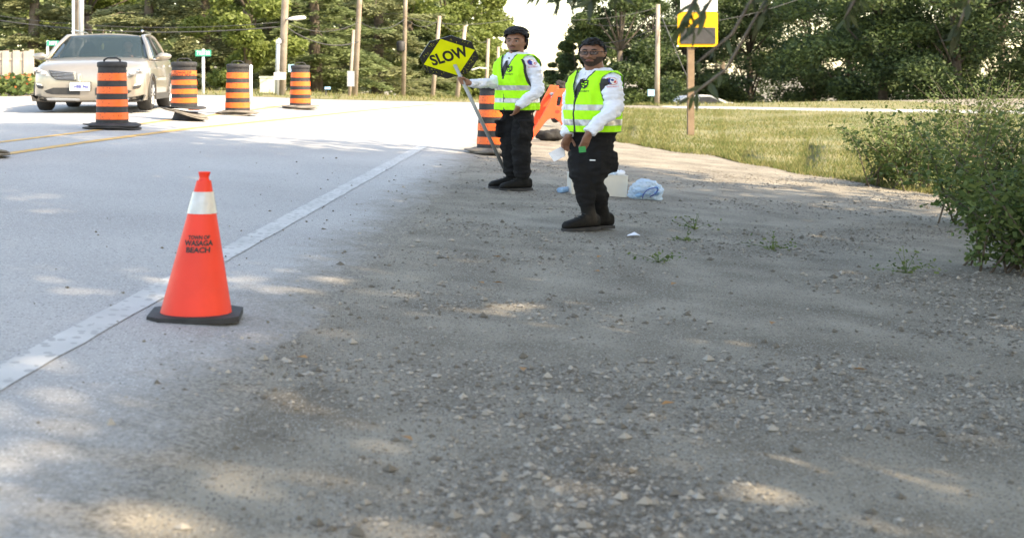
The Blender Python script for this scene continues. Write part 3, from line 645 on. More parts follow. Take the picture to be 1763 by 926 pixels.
# ================================================================== DRUMS
DG = 'orange and black striped traffic drums'
BANDS = [(0, .105, 'rubber'), (.105, .215, 'orange'), (.215, .31, 'rubber'), (.31, .42, 'orange'), (.42, .515, 'rubber'), (.515, .625, 'orange'), (.625, .72, 'rubber'), (.72, .84, 'orange'), (.84, .935, 'rubber')]
def drum(px, py, label, H=1.0, base=True, lift=0.0, seed=0, flange='dusty', at=None, text=False, rb=.208, rt=.176):
    b = at if at is not None else G(px, py); b = np.array([b[0], b[1], float(zg(b[0], b[1]))]); r_ = np.random.default_rng(seed)
    th = thing('traffic_drum', label, 'traffic drum', b, DG); z0 = b[2] + .06 + lift
    zs = [z0]; 
    for lo, hi, m in BANDS:
        ra, rb_ = rb + (rt - rb) * lo / .935, rb + (rt - rb) * hi / .935; k = H / .935; d = .004 if m == 'orange' else 0
        MB().lathe((b[0], b[1], z0), [(ra + d, lo * k), (rb_ + d, hi * k)], 32, caps=False).build('black_band' if m == 'rubber' else 'orange_band', M[m], th, True)
    zt = z0 + H
    MB().lathe((b[0], b[1], zt), [(rt, -.004), (rt + .012, .0), (rt + .014, .075), (rt - .01, .088), (rt - .06, .094), (.02, .094)], 32).build('lid', M['rubber'], th, True)
    hx = r_.uniform(-.3, .3); d = np.array([math.cos(hx), math.sin(hx), 0]) * .1; c = np.array([b[0], b[1], zt + .09])
    MB().tube([c - d, c - d + [0, 0, .03], c - d * .6 + [0, 0, .062], c + d * .6 + [0, 0, .062], c + d + [0, 0, .03], c + d], .014, 8).build('handle', M['rubber'], th, True)
    if base:
        for j, (rr, zz) in enumerate(((.36, .0), (.355, .04))):
            a0 = r_.uniform(0, 6); amp = r_.uniform(.03, .05)
            n = 40; a = np.arange(n) * 2 * PI / n; V = []
            for (q, dz) in ((.2, .05), (.24, .055), (rr * .8, .028), (rr, .006), (rr, -.012), (.2, -.01)):
                k = 1 + .04 * np.cos(8 * a + a0); curl = (q / rr) ** 4 * (amp * .55 * np.sin(2 * a + a0 + j) + amp * .3 * np.sin(3 * a + a0 * 2) + amp * .5)
                V.append(np.stack([b[0] + q * k * np.cos(a), b[1] + q * k * np.sin(a), b[2] + .018 + zz + dz + curl * (1 if dz > -.005 else .9)], 1))
            m = len(V); MB().add(np.concatenate(V), [(i * n + jj, i * n + (jj + 1) % n, (i + 1) * n + (jj + 1) % n, (i + 1) * n + jj) for i in range(m - 1) for jj in range(n)]).build('base_ring', M[flange if j == 0 else 'rubber' if flange == 'rubber' else 'dusty'], th, True, fix=True)
    if text:
        for body, zc, s_ in (('TOWN OF', .79, .062), ('WASAGA BEACH', .735, .058)):
            V, Fc = text_mesh(body, s_, .0015); zc *= H / .935; R = rb + (rt - rb) * (zc / H) + .007; a = V[:, 0] / R * .95 - PI / 2 - .05
            MB().add(np.stack([b[0] + R * np.cos(a), b[1] + R * np.sin(a), z0 + zc + V[:, 1]], 1), Fc).build('lettering', M['ink'], th)
    return th
d1 = drum(193, 223, 'nearest striped drum standing in front of the beige car', .985, seed=1, flange='rubber')
d3 = drum(409, 199, 'third striped drum from the left with dusty base', .985, seed=3)
d4 = drum(517, 189, 'farthest striped drum, beside the street light pole', 1.0, seed=4)
d5 = drum(851, 266, 'striped drum partly hidden behind the man with the paddle', .99, seed=5, rb=.215)
d6 = drum(-52, 272, 'striped drum cut off by the left edge, only its base showing', .985, seed=6)
b2 = G(317, 208); d2 = drum(0, 0, 'striped drum lettered with a town name standing on a tilted second base', .80, base=False, lift=.20, at=b2, text=True, seed=2, rb=.196, rt=.178)
b2[2] = float(zg(b2[0], b2[1]))
# tilted flanges and stub under the second drum
def tilted(c, r, tilt, name, m, parent, th_=.02):
    n = 36; a = np.arange(n) * 2 * PI / n; V = []
    for q, dz in ((.02, 0), (r * .55, .012), (r, 0), (r, -th_), (.02, -th_)):
        x, y = q * np.cos(a) * (1 + .03 * np.cos(8 * a)), q * np.sin(a); V.append(np.stack([c[0] + x, c[1] + y, c[2] + dz - x * tilt + .02 * np.sin(2 * a) * (q / r) ** 3], 1))
    f = [(i * n + j, i * n + (j + 1) % n, (i + 1) * n + (j + 1) % n, (i + 1) * n + j) for i in range(4) for j in range(n)] + [tuple(range(n))[::-1], tuple(4 * n + j for j in range(n))]
    return MB().add(np.concatenate(V), f).build(name, M[m], parent, True, fix=True)
tilted(b2 + [.02, 0, .265], .30, .02, 'base_ring', 'rubber', d2)
tilted(b2 + [.0, -.03, .175], .34, .26, 'tilted_base', 'dusty', d2); tilted(b2 + [.03, -.05, .145], .33, .30, 'tilted_base', 'dusty', d2)
MB().lathe(b2 + [.03, 0, 0], [(.27, .0), (.235, .015), (.20, .06), (.18, .13), (.17, .17)], 28, wob=lambda i, a: 1 + .06 * np.sin(3 * a + i) * (i < 2)).build('crushed_stub', M['rubber'], d2, True)
MB().box(b2 + [.16, -.17, .225], (.16, .05, .03)).build('orange_scrap', M['orange'], d2)

# ================================================================== CONE
cb = G(337, 548); cb = np.array([cb[0], cb[1], float(zg(cb[0], cb[1])) + .006]); Hc = (548 - 298) / F * cb[1]
th = thing('traffic_cone', 'bright orange cone with one silver collar in the foreground', 'traffic cone', cb)
lean = np.array([.045, 0])   # slight lean to the right
def cone_r(q): return .147 + (.0215 - .147) * q
def cone_band(q0, q1, d, name, m, n=12):
    p = [(cone_r(q) + d, q * Hc) for q in np.linspace(q0, q1, n)]; mb = MB().lathe(cb, p, 48, caps=False); V = mb.v[0]; V[:, 0] += lean[0] * (V[:, 2] - cb[2]); return mb.build(name, m, th, True)
cone_band(.035, .94, 0, 'cone_body', M['cone']); cone_band(.722, .862, .003, 'silver_collar', M['reflect'])
for q in (.722, .862): cone_band(q - .004, q + .004, .0036, 'collar_edge', M['reflect'], 2)
tz = [(cone_r(.93), .93), (.0215, .945), (.019, .965), (.0225, .985), (.0245, 1.0), (.018, 1.0), (.014, .96)]
mb = MB().lathe(cb, [(r_, q * Hc) for r_, q in tz], 32, caps=True); mb.v[0][:, 0] += lean[0] * (mb.v[0][:, 2] - cb[2]); smooth_angle(mb.build('tip', M['cone'], th), 35)
smooth_angle(MB().prism([(cb[0] + x, cb[1] + y, cb[2]) for x, y in ((-.18, -.13), (-.13, -.18), (.13, -.18), (.18, -.13), (.18, .13), (.13, .18), (-.13, .18), (-.18, .13))], (0, 0, .03)).build('base', M['rubber'], th, fix=True))
for body, py, wpx, hpx in (('TOWN OF', 406, 37, 7), ('WASAGA', 415.5, 49, 9.5), ('BEACH', 427, 41, 9.5)):
    V, Fc = text_mesh(body, .05, .0022); zc = CZ - (py - PY) / F * cb[1] - cb[2]; x = V[:, 0] * (wpx / F * cb[1] / SX / np.ptp(V[:, 0])); zz = zc + V[:, 1] * (hpx / F * cb[1] / np.ptp(V[:, 1]))
    R = .147 + (.0215 - .147) * zz / Hc + .002; a = np.arcsin(np.clip(x / R, -.98, .98)) - PI / 2
    MB().add(np.stack([cb[0] + lean[0] * zz + R * np.cos(a), cb[1] + R * np.sin(a), cb[2] + zz], 1), Fc).build('lettering', M['ink'], th)

# ================================================================== PEOPLE
def fr(th): return np.array([-math.sin(th), -math.cos(th), 0]), np.array([math.cos(th), -math.sin(th), 0]), np.array([0, 0, 1.])
def head_mesh(c, s, yaw, roll=0, plump=0):
    """skull with brow, eye sockets, cheeks, jaw and chin; c is the head's centre"""
    Fw, Lf, U = fr(yaw); n, m = 40, 34; V = []
    for i in range(m):
        t = PI * (i + .02) / (m - 1 + .04); z = math.cos(t)
        for j in range(n):
            a = 2 * PI * j / n; l, f = math.sin(t) * math.sin(a), math.sin(t) * math.cos(a)
            w_, d = .078 + plump * .006, .098
            k = 1.0
            if z < -.1: k = 1 - (.30 - plump * .12) * ((-z - .1) / .9) ** 1.3
            L_, F_, Z_ = l * w_ * k, f * d, z * .122
            if f < 0 and z < -.25: F_ *= 1 - .55 * min(1, (-z - .25) / .5)
            if f > 0:
                fl = f ** 2
                F_ -= .010 * fl * (1 - abs(l)) * (1 if -.5 < z < .3 else .4)
                F_ -= .012 * math.exp(-((z - .02) / .11) ** 2) * math.exp(-((abs(L_) - .031) / .017) ** 2)   # sockets
                F_ += .006 * math.exp(-((z - .2) / .09) ** 2) * fl                                            # brow
                F_ += .006 * math.exp(-((z + .24) / .16) ** 2) * math.exp(-((abs(L_) - .042) / .022) ** 2)   # cheeks
                F_ += .009 * math.exp(-((z + .86) / .14) ** 2) * math.exp(-(L_ / .028) ** 2)                  # chin
                F_ += .007 * math.exp(-((z + .52) / .07) ** 2) * math.exp(-(L_ / .024) ** 2)                  # lips
            V.append(c + s * (Lf * L_ + Fw * F_ + U * Z_))
    f = [((i + 1) * n + j, (i + 1) * n + (j + 1) % n, i * n + (j + 1) % n, i * n + j) for i in range(m - 1) for j in range(n)] + [tuple(range(n)), tuple((m - 1) * n + n - 1 - j for j in range(n))]
    mb = MB().add(V, f); H = lambda l, fw, u: c + s * (Lf * l + Fw * fw + U * u)
    mb.limb([H(0, .083, .012), H(0, .094, -.012), H(0, .105, -.03)], [s * .008, s * .0095, s * .0125], 10)
    for e in (-1, 1):
        mb.ell(H(e * .012, .093, -.034), (s * .009,) * 3, 8); mb.limb([H(e * .08, -.008, .02), H(e * .084, -.016, .0), H(e * .078, -.006, -.03)], [s * .009, s * .012, s * .008], 8)
    return mb, H
def merge(a, b): 
    for v in b.v: pass
    a.add(b.verts(), b.f); return a
def hand(mb, wrist, knuck, side, palmn, curl=.6, s=1.0):
    """open, slightly curled hand: palm and five fingers"""
    d = nrm(knuck - wrist); sd = nrm(side - d * np.dot(side, d)); n_ = nrm(np.cross(d, sd)); n_ = n_ if np.dot(n_, palmn) > 0 else -n_
    L = np.linalg.norm(knuck - wrist)
    mb.tube([wrist, wrist + d * L * .45, knuck], [(.026 * s, .02 * s), (.04 * s, .018 * s), (.042 * s, .014 * s)], 12, up=n_)
    for i, (o, l) in enumerate(((-.033, .068), (-.011, .078), (.011, .072), (.032, .055))):
        p = knuck + sd * o * s - d * .008; pts = [p]; a = curl * .4
        for q in (.42, .33, .25):
            p = p + (d * math.cos(a) + n_ * math.sin(a)) * l * q * s; pts.append(p); a += curl * .75
        mb.limb(pts, [.0098 * s, .009 * s, .0085 * s, .0075 * s], 8, 2)
    p = wrist + d * L * .3 - sd * .03 * s; mb.limb([p, p + (d * .6 - sd * .5 + n_ * .5) * .035 * s, p + (d * 1.3 - sd * .6 + n_ * .9) * .045 * s], [.013 * s, .011 * s, .009 * s], 8, 2)
def torso_surface(base, rings, yaw, lean):
    """returns f(phi,u)->point ; rings: (u, half width, half depth, forward shift)"""
    Fw, Lf, U = fr(yaw); us = np.array([r[0] for r in rings]); A = np.array([r[1] for r in rings]); B = np.array([r[2] for r in rings]); O = np.array([r[3] for r in rings])
    def f(phi, u, off=0.):
        u = np.asarray(u, float); phi = np.asarray(phi, float)
        a, b, o = np.interp(u, us, A) + off, np.interp(u, us, B) + off, np.interp(u, us, O)
        e = .82; l = a * np.sign(np.sin(phi)) * np.abs(np.sin(phi)) ** e; fw = b * np.sign(np.cos(phi)) * np.abs(np.cos(phi)) ** e + o
        return base + np.multiply.outer(l, Lf) + np.multiply.outer(fw, Fw) + np.multiply.outer(u, U) + np.multiply.outer(np.clip(u - .9, 0, 9), lean)
    return f
def eyehit(bvh, px, py):
    o = np.array([0, 0, CZ]); d = nrm(P(px, py, 1.) - o); h = bvh.ray_cast(Vector(o), Vector(d), 60); return np.array(h[0])
def decal(bvh, c, n_, up, shapes, m, name, parent, off=.004):
    """flat shapes laid onto a cloth surface: shapes = list of (verts2d, faces)"""
    n_ = nrm(n_); r_ = nrm(np.cross(up, n_)); u_ = np.cross(n_, r_); mb = MB()
    for V, Fc in shapes:
        W = []
        for x, y in V:
            p = c + r_ * x + u_ * y; h = bvh.ray_cast(Vector(p + n_ * .25), Vector(-n_), .33)
            W.append((np.array(h[0]) if h[0] is not None else p) + n_ * off)
        mb.add(W, Fc)
    return mb.build(name, m, parent)
def fan(outl, n=3):
    o = np.array(outl, float); c = o.mean(0); V = [c]; k = len(o)
    for q in range(1, n + 1): V += list(c + (o - c) * q / n)
    f = [(0, 1 + j, 1 + (j + 1) % k) for j in range(k)]
    for q in range(n - 1): f += [(1 + q * k + j, 1 + (q + 1) * k + j, 1 + (q + 1) * k + (j + 1) % k, 1 + q * k + (j + 1) % k) for j in range(k)]
    return V, f
def circ(cx, cy, r, a0=0, a1=2 * PI, n=20): return [(cx + r * math.cos(a), cy + r * math.sin(a)) for a in np.linspace(a0, a1, n, endpoint=(a1 - a0) < 6.2)]
def wrinkle(V, N, amp, sc, seed=0):
    d = np.array([noise.noise((p[0] * sc[0] + seed, p[1] * sc[0], p[2] * sc[1])) + .5 * noise.noise((p[0] * sc[0] * 2.1, p[1] * sc[0] * 2.1 + seed, p[2] * sc[1] * 2.3)) for p in V])
    return V + N * (d * amp)[:, None]

def person(cfg):
    Y0 = cfg['Y']; base = np.array([*P(cfg['x'], 0, Y0)[:2], 0]); base[2] = float(zg(base[0], base[1])); s = cfg['s']
    Q = lambda px, py, d=0.: P(px, py, Y0 + d)
    yaw = cfg['yaw']; Fw, Lf, U = fr(yaw)
    th = thing('person', cfg['label'], 'person', base, 'traffic workers on the shoulder')
    skin = M[cfg['skin']]
    tc = np.array([*Q(cfg['tx'], 0)[:2], base[2]])
    surf = torso_surface(tc, cfg['rings'], yaw, np.array(cfg['lean']))
    J = {k: Q(*v) for k, v in cfg['J'].items()}
    hd = J['head']; hm, H = head_mesh(hd, s, cfg['hyaw'], plump=cfg['plump'])
    # ---- body: one continuous skin surface, head to feet
    mb = MB(); merge(mb, hm)
    neck = surf(0., cfg['rings'][-1][0] - .05) * 0 + (tc + U * (cfg['rings'][-1][0] - .06) + np.array(cfg['lean']) * .6)
    mb.limb([neck - U * .05, (neck + hd) / 2 - U * .02, hd - U * .04 * s], [.066 * s, .06 * s + .006 * cfg['plump'], .062 * s], 14)
    us = np.linspace(cfg['rings'][0][0], cfg['rings'][-1][0], 22); ph = np.arange(28) * 2 * PI / 28
    def ringsmesh(off, u0=None, u1=None):
        uu = us if u0 is None else np.linspace(u0, u1, 26); V = np.concatenate([surf(ph, np.full(28, u), off) for u in uu]); m = len(uu)
        return MB().add(V, [(i * 28 + j, i * 28 + (j + 1) % 28, (i + 1) * 28 + (j + 1) % 28, (i + 1) * 28 + j) for i in range(m - 1) for j in range(28)] + [tuple(range(27, -1, -1)), tuple((m - 1) * 28 + j for j in range(28))])
    merge(mb, ringsmesh(-.02))
    for k in 'LR':
        mb.limb([J['sh' + k], J['el' + k], J['wr' + k]], [.045 * s, .036 * s, .026 * s], 12)
        mb.limb([J['hip' + k], J['kn' + k], J['an' + k]], [.075 * s, .052 * s, .028 * s], 12)
        mb.limb([J['an' + k] - U * .01, J['toe' + k] * .7 + J['an' + k] * .3 + U * .035], [.035 * s, .022 * s], 10)
    cfg['hands'](mb, J, Q, s)
    V, Fc, N = remesh(mb, .0058, 3, .5); MB().add(V, Fc).build('body', skin, th, True)
    # ---- trousers
    mb = MB(); tr = cfg['tr']; merge(mb, ringsmesh(.004, cfg['rings'][0][0], cfg['belt']))
    for k in 'LR':
        kn, an = J['kn' + k], J['an' + k]; hp = J['hip' + k]
        mb.limb([hp + U * .08, hp - U * .08, (hp + kn) / 2, kn, (kn + an) / 2, an + nrm(kn - an) * (cfg['cuff'] + .06), an + nrm(kn - an) * cfg['cuff']], [tr[0] * .9, tr[0], tr[1], tr[2], tr[3], tr[4] * 1.06, tr[4]], 16)
        ld = nrm(kn - an); mb.tube([an + ld * (cfg['cuff'] + .045), an + ld * (cfg['cuff'] + .02), an + ld * (cfg['cuff'] - .005)], [tr[4] * 1.0, tr[4] * 1.10, tr[4] * 1.0], 14)
    for p, d in cfg['pockets']: mb.box(Q(*p), d, np.stack([Lf, -Fw, U], 1))
    V, Fc, N = remesh(mb, .0105, 5, .5); V = wrinkle(V, N, .014, (7, 13), 3); V = wrinkle(V, N, .008, (16, 28), 5); MB().add(V, Fc).build('trousers', M['trouser'], th, True)
    if 'tag' in cfg:
        tb = BVHTree.FromPolygons([tuple(v) for v in V], Fc); c = eyehit(tb, *cfg['tag']); decal(tb, c, np.array([0, -1., 0]), U, [fan([(-.018, -.005), (.018, -.005), (.018, .005), (-.018, .005)], 2)], M['paper'], 'pocket_tag', th, .004)
    # ---- shirt
    mb = MB(); merge(mb, ringsmesh(.004, cfg['belt'] - .03, cfg['rings'][-1][0])); sl_ = cfg['sl']
    for k in 'LR':
        a, e, w_ = J['sh' + k], J['el' + k], J['wr' + k]
        mb.limb([a + (tc + U * (a[2] - base[2]) - a) * .35 * np.array([1, 1, 0]), a, (a + e) / 2, e, (e + w_) / 2, e + (w_ - e) * .86], [sl_[0] * .9, sl_[0], sl_[1], sl_[2], sl_[3], sl_[4]], 16)
        mb.tube([e + (w_ - e) * .78, e + (w_ - e) * .8, e + (w_ - e) * .99, e + (w_ - e) * 1.0], [.03, sl_[4] * 1.02, sl_[4] * .98, .028], 16)
    mb.tube([neck - U * .03, neck + U * .012, neck + U * .045], [(.082 * s, .09 * s), (.073 * s, .08 * s), (.068 * s, .074 * s)], 18, up=Fw)
    V, Fc, N = remesh(mb, .0095, 4, .5); V = wrinkle(V, N, .012, (9, 14), 1); V = wrinkle(V, N, .010, (20, 30), 8); MB().add(V, Fc).build('shirt', M['shirt'], th, True)
    sb = BVHTree.FromPolygons([tuple(v) for v in V], Fc)
    mbT = MB(); merge(mbT, ringsmesh(.004, cfg['belt'] - .03, cfg['rings'][-1][0]))
    for k in 'LR':
        a = J['sh' + k]; mbT.limb([a + (tc + U * (a[2] - base[2]) - a) * .35 * np.array([1, 1, 0]), a], [sl_[0] * .9, sl_[0]], 16)
    VT, FT, NT = remesh(mbT, .012, 4, .5); bT = BVHTree.FromPolygons([tuple(v) for v in VT], FT)
    # collar wings and tie
    for e in (-1, 1):
        c = neck + U * .038 * s; pts = [c + Fw * .078 * s, c + Lf * e * .062 * s + Fw * .045 * s + U * .006, c + Lf * e * .066 * s + Fw * .066 * s - U * .03, c + Lf * e * .028 * s + Fw * .098 * s - U * .062 * s]
        MB().prism(pts, Fw * .006).build('collar', M['shirt'], th, fix=True)
    tie = MB(); u0 = neck[2] - tc[2] + .01; ll = []
    for q, wd in ((0, .016), (.03, .02), (.05, .014), (.12, .03), (.3, .045)):
        u = u0 - q; c = surf(0., u, .016) if q > .04 else neck + Fw * .088 * s - U * q; ll.append((c, wd))
    tie.add(np.concatenate([[c - Lf * w_, c + Fw * .008, c + Lf * w_] for c, w_ in ll]), [(3 * i + j, 3 * i + j + 1, 3 * i + j + 4, 3 * i + j + 3) for i in range(len(ll) - 1) for j in (0, 1)]); tie.build('tie', M['ink'], th, True)
    # ---- vest
    hem, top = cfg['hem'], cfg['rings'][-1][0] - .022; nu, nph = 150, 260
    pg = np.linspace(-PI, PI, nph + 1); ug = np.linspace(hem, top, nu + 1); PH, UG = np.meshgrid(pg, ug)
    W3 = surf(PH, UG, .026)
    wr_ = np.array([[noise.noise((math.sin(p) * 2.4, math.cos(p) * 2.4, u * 5)) for p in pg] for u in ug]); wr_[:, -1] = wr_[:, 0]
    cen = surf(PH * 0, UG, .0) * 0 + (tc + np.multiply.outer(UG, U) + np.multiply.outer(np.clip(UG - .9, 0, 9), np.array(cfg['lean'])))
    dirv = W3 - cen; dirv[..., 2] = 0; dirv /= np.linalg.norm(dirv, axis=-1)[..., None] + 1e-9
    flare = np.clip((hem + .35 - UG) / .35, 0, 1)[..., None] * cfg['flare']
    wr2 = np.array([[noise.noise((math.sin(p) * 5 + u * 4, math.cos(p) * 5, u * 13 + math.sin(p) * 3)) for p in pg] for u in ug]); wr2[:, -1] = wr2[:, 0]
    W3 = W3 + dirv * (wr_[..., None] * .012 + wr2[..., None] * .010 + flare)
    for i in range(nu + 1):
        for j in range(nph + 1):
            p = W3[i, j]; co, nn_, _, dd = bT.find_nearest(Vector(p), .2)
            if co is not None:
                co, nn_ = np.array(co), np.array(nn_); sg = (p - co) @ nn_
                if sg < .016: W3[i, j] = co + nn_ * .016
    lat = np.multiply.outer(np.ones(1), (W3 - cen) @ Lf)[0]; fwd = (W3 - cen) @ Fw
    vb, sh_u = cfg['vneck'], top
    d_v = np.where(fwd > 0, np.abs(lat) - np.clip((UG - vb) / (sh_u - vb), -.5, 1.1) * .08, 1.)      # V opening
    au, ah = cfg['arm_u'], cfg['arm_h']
    dx = fwd / cfg['arm_w']; dy = (UG - au) / ah
    d_a = (np.sqrt(dx * dx + np.where(dy < 0, dy * dy, dy * dy * .12)) - 1) * .1
    d_a = np.where(np.abs(lat) > cfg['arm_l'], d_a, 1.)
    d_h = UG - hem - .0 + .0 * lat
    d_z = np.where((fwd > 0) & (UG < vb + .03), np.abs(lat - .0), 1.)
    dist = np.minimum(np.minimum(d_v, d_a), d_h + .004); Vf = W3.reshape(-1, 3)
    groups = {'panel': [], 'trim': [], 'tape': []}
    for i in range(nu):
        for j in range(nph):
            d = .25 * (dist[i, j] + dist[i + 1, j] + dist[i, j + 1] + dist[i + 1, j + 1]); u = (ug[i] + ug[i + 1]) / 2
            if d < 0: continue
            q = (i * (nph + 1) + j, i * (nph + 1) + j + 1, (i + 1) * (nph + 1) + j + 1, (i + 1) * (nph + 1) + j)
            dz = .25 * (d_z[i, j] + d_z[i + 1, j] + d_z[i, j + 1] + d_z[i + 1, j + 1])
            da = .25 * (d_a[i, j] + d_a[i + 1, j] + d_a[i, j + 1] + d_a[i + 1, j + 1])
            if d < cfg['trim'] or da < .021 or dz < .005: groups['trim'].append(q)
            elif any(a < u < b for a, b in cfg['tape']): groups['tape'].append(q)
            else: groups['panel'].append(q)
    vest = None
    for nm, mt in (('panel', 'vest'), ('trim', 'ink'), ('tape', 'reflect')):
        idx = sorted({i for q in groups[nm] for i in q}); mp = {i: k for k, i in enumerate(idx)}
        o = MB().add(Vf[idx], [tuple(mp[i] for i in q) for q in groups[nm]]).build({'panel': 'vest', 'trim': 'vest_binding', 'tape': 'reflective_tape'}[nm], M[mt], th if vest is None else vest, True)
        md = o.modifiers.new('thickness', 'SOLIDIFY'); md.thickness = .005; md.offset = -1
        if vest is None: vest = o; ORG[o.name] = ORG[th.name]
    vb_ = BVHTree.FromPolygons([tuple(v) for v in Vf], groups['panel'] + groups['tape'] + groups['trim'])
    c = eyehit(vb_, *cfg['emblem'][:2]); ev = nrm(Fw * .85 + Lf * .5); es = cfg['es']
    sh = [(-.04, .045), (-.02, .05), (0, .045), (.02, .05), (.04, .045), (.04, -.005), (.03, -.035), (0, -.058), (-.03, -.035), (-.04, -.005)]
    sh = [(x * es, y * es) for x, y in sh]
    decal(vb_, c, ev, U, [fan(sh)], M['ink'], 'emblem', th, .006)
    bars = [[(.0, .03), (.028, .034), (.028, .022), (.0, .018)], [(-.026, .012), (.004, .004), (.004, -.006), (-.026, .002)], [(.008, .004), (.028, .008), (.026, -.01), (.008, -.014)], [(-.022, -.012), (.002, -.02), (0, -.04), (-.014, -.03)]]
    decal(vb_, c, ev, U, [fan([(x * es, y * es) for x, y in b], 2) for b in bars], M['vest'], 'emblem_mark', th, .008)
    tv, tf = text_mesh('SECURITY', .026 * es, .0005); decal(vb_, c - U * .085 * es, ev, U, [(tv[:, :2], tf)], M['ink'], 'lettering', th, .006)
    # sleeve patch
    c = eyehit(sb, *cfg['patch'][:2]); ev = nrm(np.array([.25, -1, .1])); r_ = .036 * s
    decal(sb, c, ev, U, [fan(circ(0, 0, r_))], M['red'], 'sleeve_patch', th, .004)
    decal(sb, c, ev, U, [fan(circ(0, 0, r_ * .88))], M['white'], 'patch_field', th, .006)
    decal(sb, c, ev, U, [fan(circ(-r_ * .1, 0, r_ * .8, PI * .5, PI * 1.5)), fan(circ(r_ * .0, r_ * .25, r_ * .3))], M['blue'], 'patch_mark', th, .008)
    decal(sb, c, ev, U, [fan(circ(r_ * .35, -r_ * .15, r_ * .36, -PI * .7, PI * .4))], M['red'], 'patch_mark', th, .008)
    tv, tf = text_mesh('SECURITY', .016, .0003); decal(sb, c - U * .052 * s, ev, U, [(tv[:, :2], tf)], M['red'], 'lettering', th, .005)
    # ---- boots
    for k in 'LR':
        an, toe = J['an' + k], J['toe' + k]; d = toe - an; d[2] = 0; d = nrm(d); sd = np.cross(U, d); L = cfg['bootL']; zb = float(zg(an[0] + d[0] * .06, an[1] + d[1] * .06)) + .004; h0 = np.array([an[0], an[1], zb]) - d * .075 * s
        mb = MB(); n = 18; a = np.arange(n) * 2 * PI / n; secs = [(0, .03, .10), (.02, .036, .12), (.08, .041, .125), (.13, .042, .11), (.17, .046, .09), (.22, .05, .074), (.26, .046, .062), (.285, .028, .036), (.293, .012, .022)]
        V = []
        for x, hw, hh in secs:
            for t in a: V.append(h0 + d * x * L + sd * math.copysign(abs(math.cos(t)) ** .75, math.cos(t)) * hw * s + U * (.028 + hh * .5 + math.copysign(abs(math.sin(t)) ** .7, math.sin(t)) * hh * .5))
        m = len(secs); mb.add(V, [(i * n + j, i * n + (j + 1) % n, (i + 1) * n + (j + 1) % n, (i + 1) * n + j) for i in range(m - 1) for j in range(n)] + [tuple(range(n - 1, -1, -1)), tuple((m - 1) * n + j for j in range(n))])
        ld = nrm(J['kn' + k] - an); mb.limb([h0 + d * .065 * L + U * .08, an + ld * .04, an + ld * cfg['shaft']], [.048 * s, .05 * s, .051 * s], 14)
        V, Fc, N = remesh(mb, .008, 3, .4); bt = MB().add(V, Fc).build('boot', M['boot'], th, True)
        o = [h0 + d * x * L + sd * e * hw * 1.1 * s for e, q in ((1, secs), (-1, secs[::-1])) for x, hw, hh in q]
        MB().prism(o, U * .03).build('sole', M['rubber'], bt, fix=True)
        for q in range(4):
            p = h0 + d * (.13 + .022 * q) * L + U * (.15 - .018 * q); MB().tube([p - sd * .03 * s, p + U * .006 + d * .004, p + sd * .03 * s], .0035, 5).build('lace', M['ink'], bt)
    # ---- face
    for e in (-1, 1):
        ey = MB().ell(H(e * .031, .0735, .006), (.012 * s, .0125 * s, .0085 * s), 12).build('eye', M['eye'], th, True)
        MB().ell(H(e * .031 - .001, .0815, .006), (.0068 * s,) * 3, 10).build('iris', M['hair'], ey, True)
        MB().tube([H(e * .047, .077, .0125), H(e * .031, .0895, .017), H(e * .017, .082, .011)], [.003, .0045, .003], 6).build('eyelid', skin, th, True)
        MB().tube([H(e * .052, .074, .028), H(e * .036, .0885, .035), H(e * .014, .0945, .029)], [.003 * s, .0055 * s, .0045 * s], 8).build('eyebrow', M['hair'], th, True)
    MB().limb([H(-.024, .0865, -.066), H(0, .098, -.0635), H(.024, .0865, -.066)], [.004 * s, .0075 * s, .004 * s], 8).build('mouth', M['lip'], th, True)
    # ---- hair, moustache, beard: shells over the skull
    def shell(test, off, name, m, jit=.003, seed=0, nn=(90, 80)):
        V = []; keep = []
        Fq, Lq, Uq = fr(cfg['hyaw']); n, m_ = nn
        hv = hm.v[0].reshape(34, 40, 3)
        for i in range(m_):
            for j in range(n):
                ti = i / (m_ - 1) * 33; tj = j / n * 40; i0, j0 = int(ti), int(tj); i1, j1 = min(33, i0 + 1), (j0 + 1) % 40; a, b = ti - i0, tj - j0; j0 %= 40
                p = (hv[i0, j0] * (1 - a) + hv[i1, j0] * a) * (1 - b) + (hv[i0, j1] * (1 - a) + hv[i1, j1] * a) * b
                r_ = (p - hd) / s; l, f, u = r_ @ Lq, r_ @ Fq, r_ @ Uq; nn_ = nrm(r_)
                k = off(l, f, u) + jit * noise.noise((l * 60 + seed, f * 60, u * 60)) + jit * 1.6 * noise.noise((l * 22, f * 22 + seed, u * 22))
                V.append(p + nn_ * max(.0015, k) * s); keep.append(test(l, f, u))
        fc = [(i * n + j, (i + 1) * n + j, (i + 1) * n + (j + 1) % n, i * n + (j + 1) % n) for i in range(m_ - 1) for j in range(n)]
        fc = [q for q in fc if sum(keep[i] for i in q) >= 3]; idx = sorted({i for q in fc for i in q}); mp = {i: k for k, i in enumerate(idx)}
        o = MB().add(np.array(V)[idx], [tuple(mp[i] for i in q) for q in fc]).build(name, M[m], th, True); md = o.modifiers.new('thickness', 'SOLIDIFY'); md.thickness = .006; md.offset = -1; return o
    ho = shell(cfg['hair_test'], cfg['hair_off'], 'hair', 'hair', .007, 3)
    lk = MB()   # locks breaking up the outline
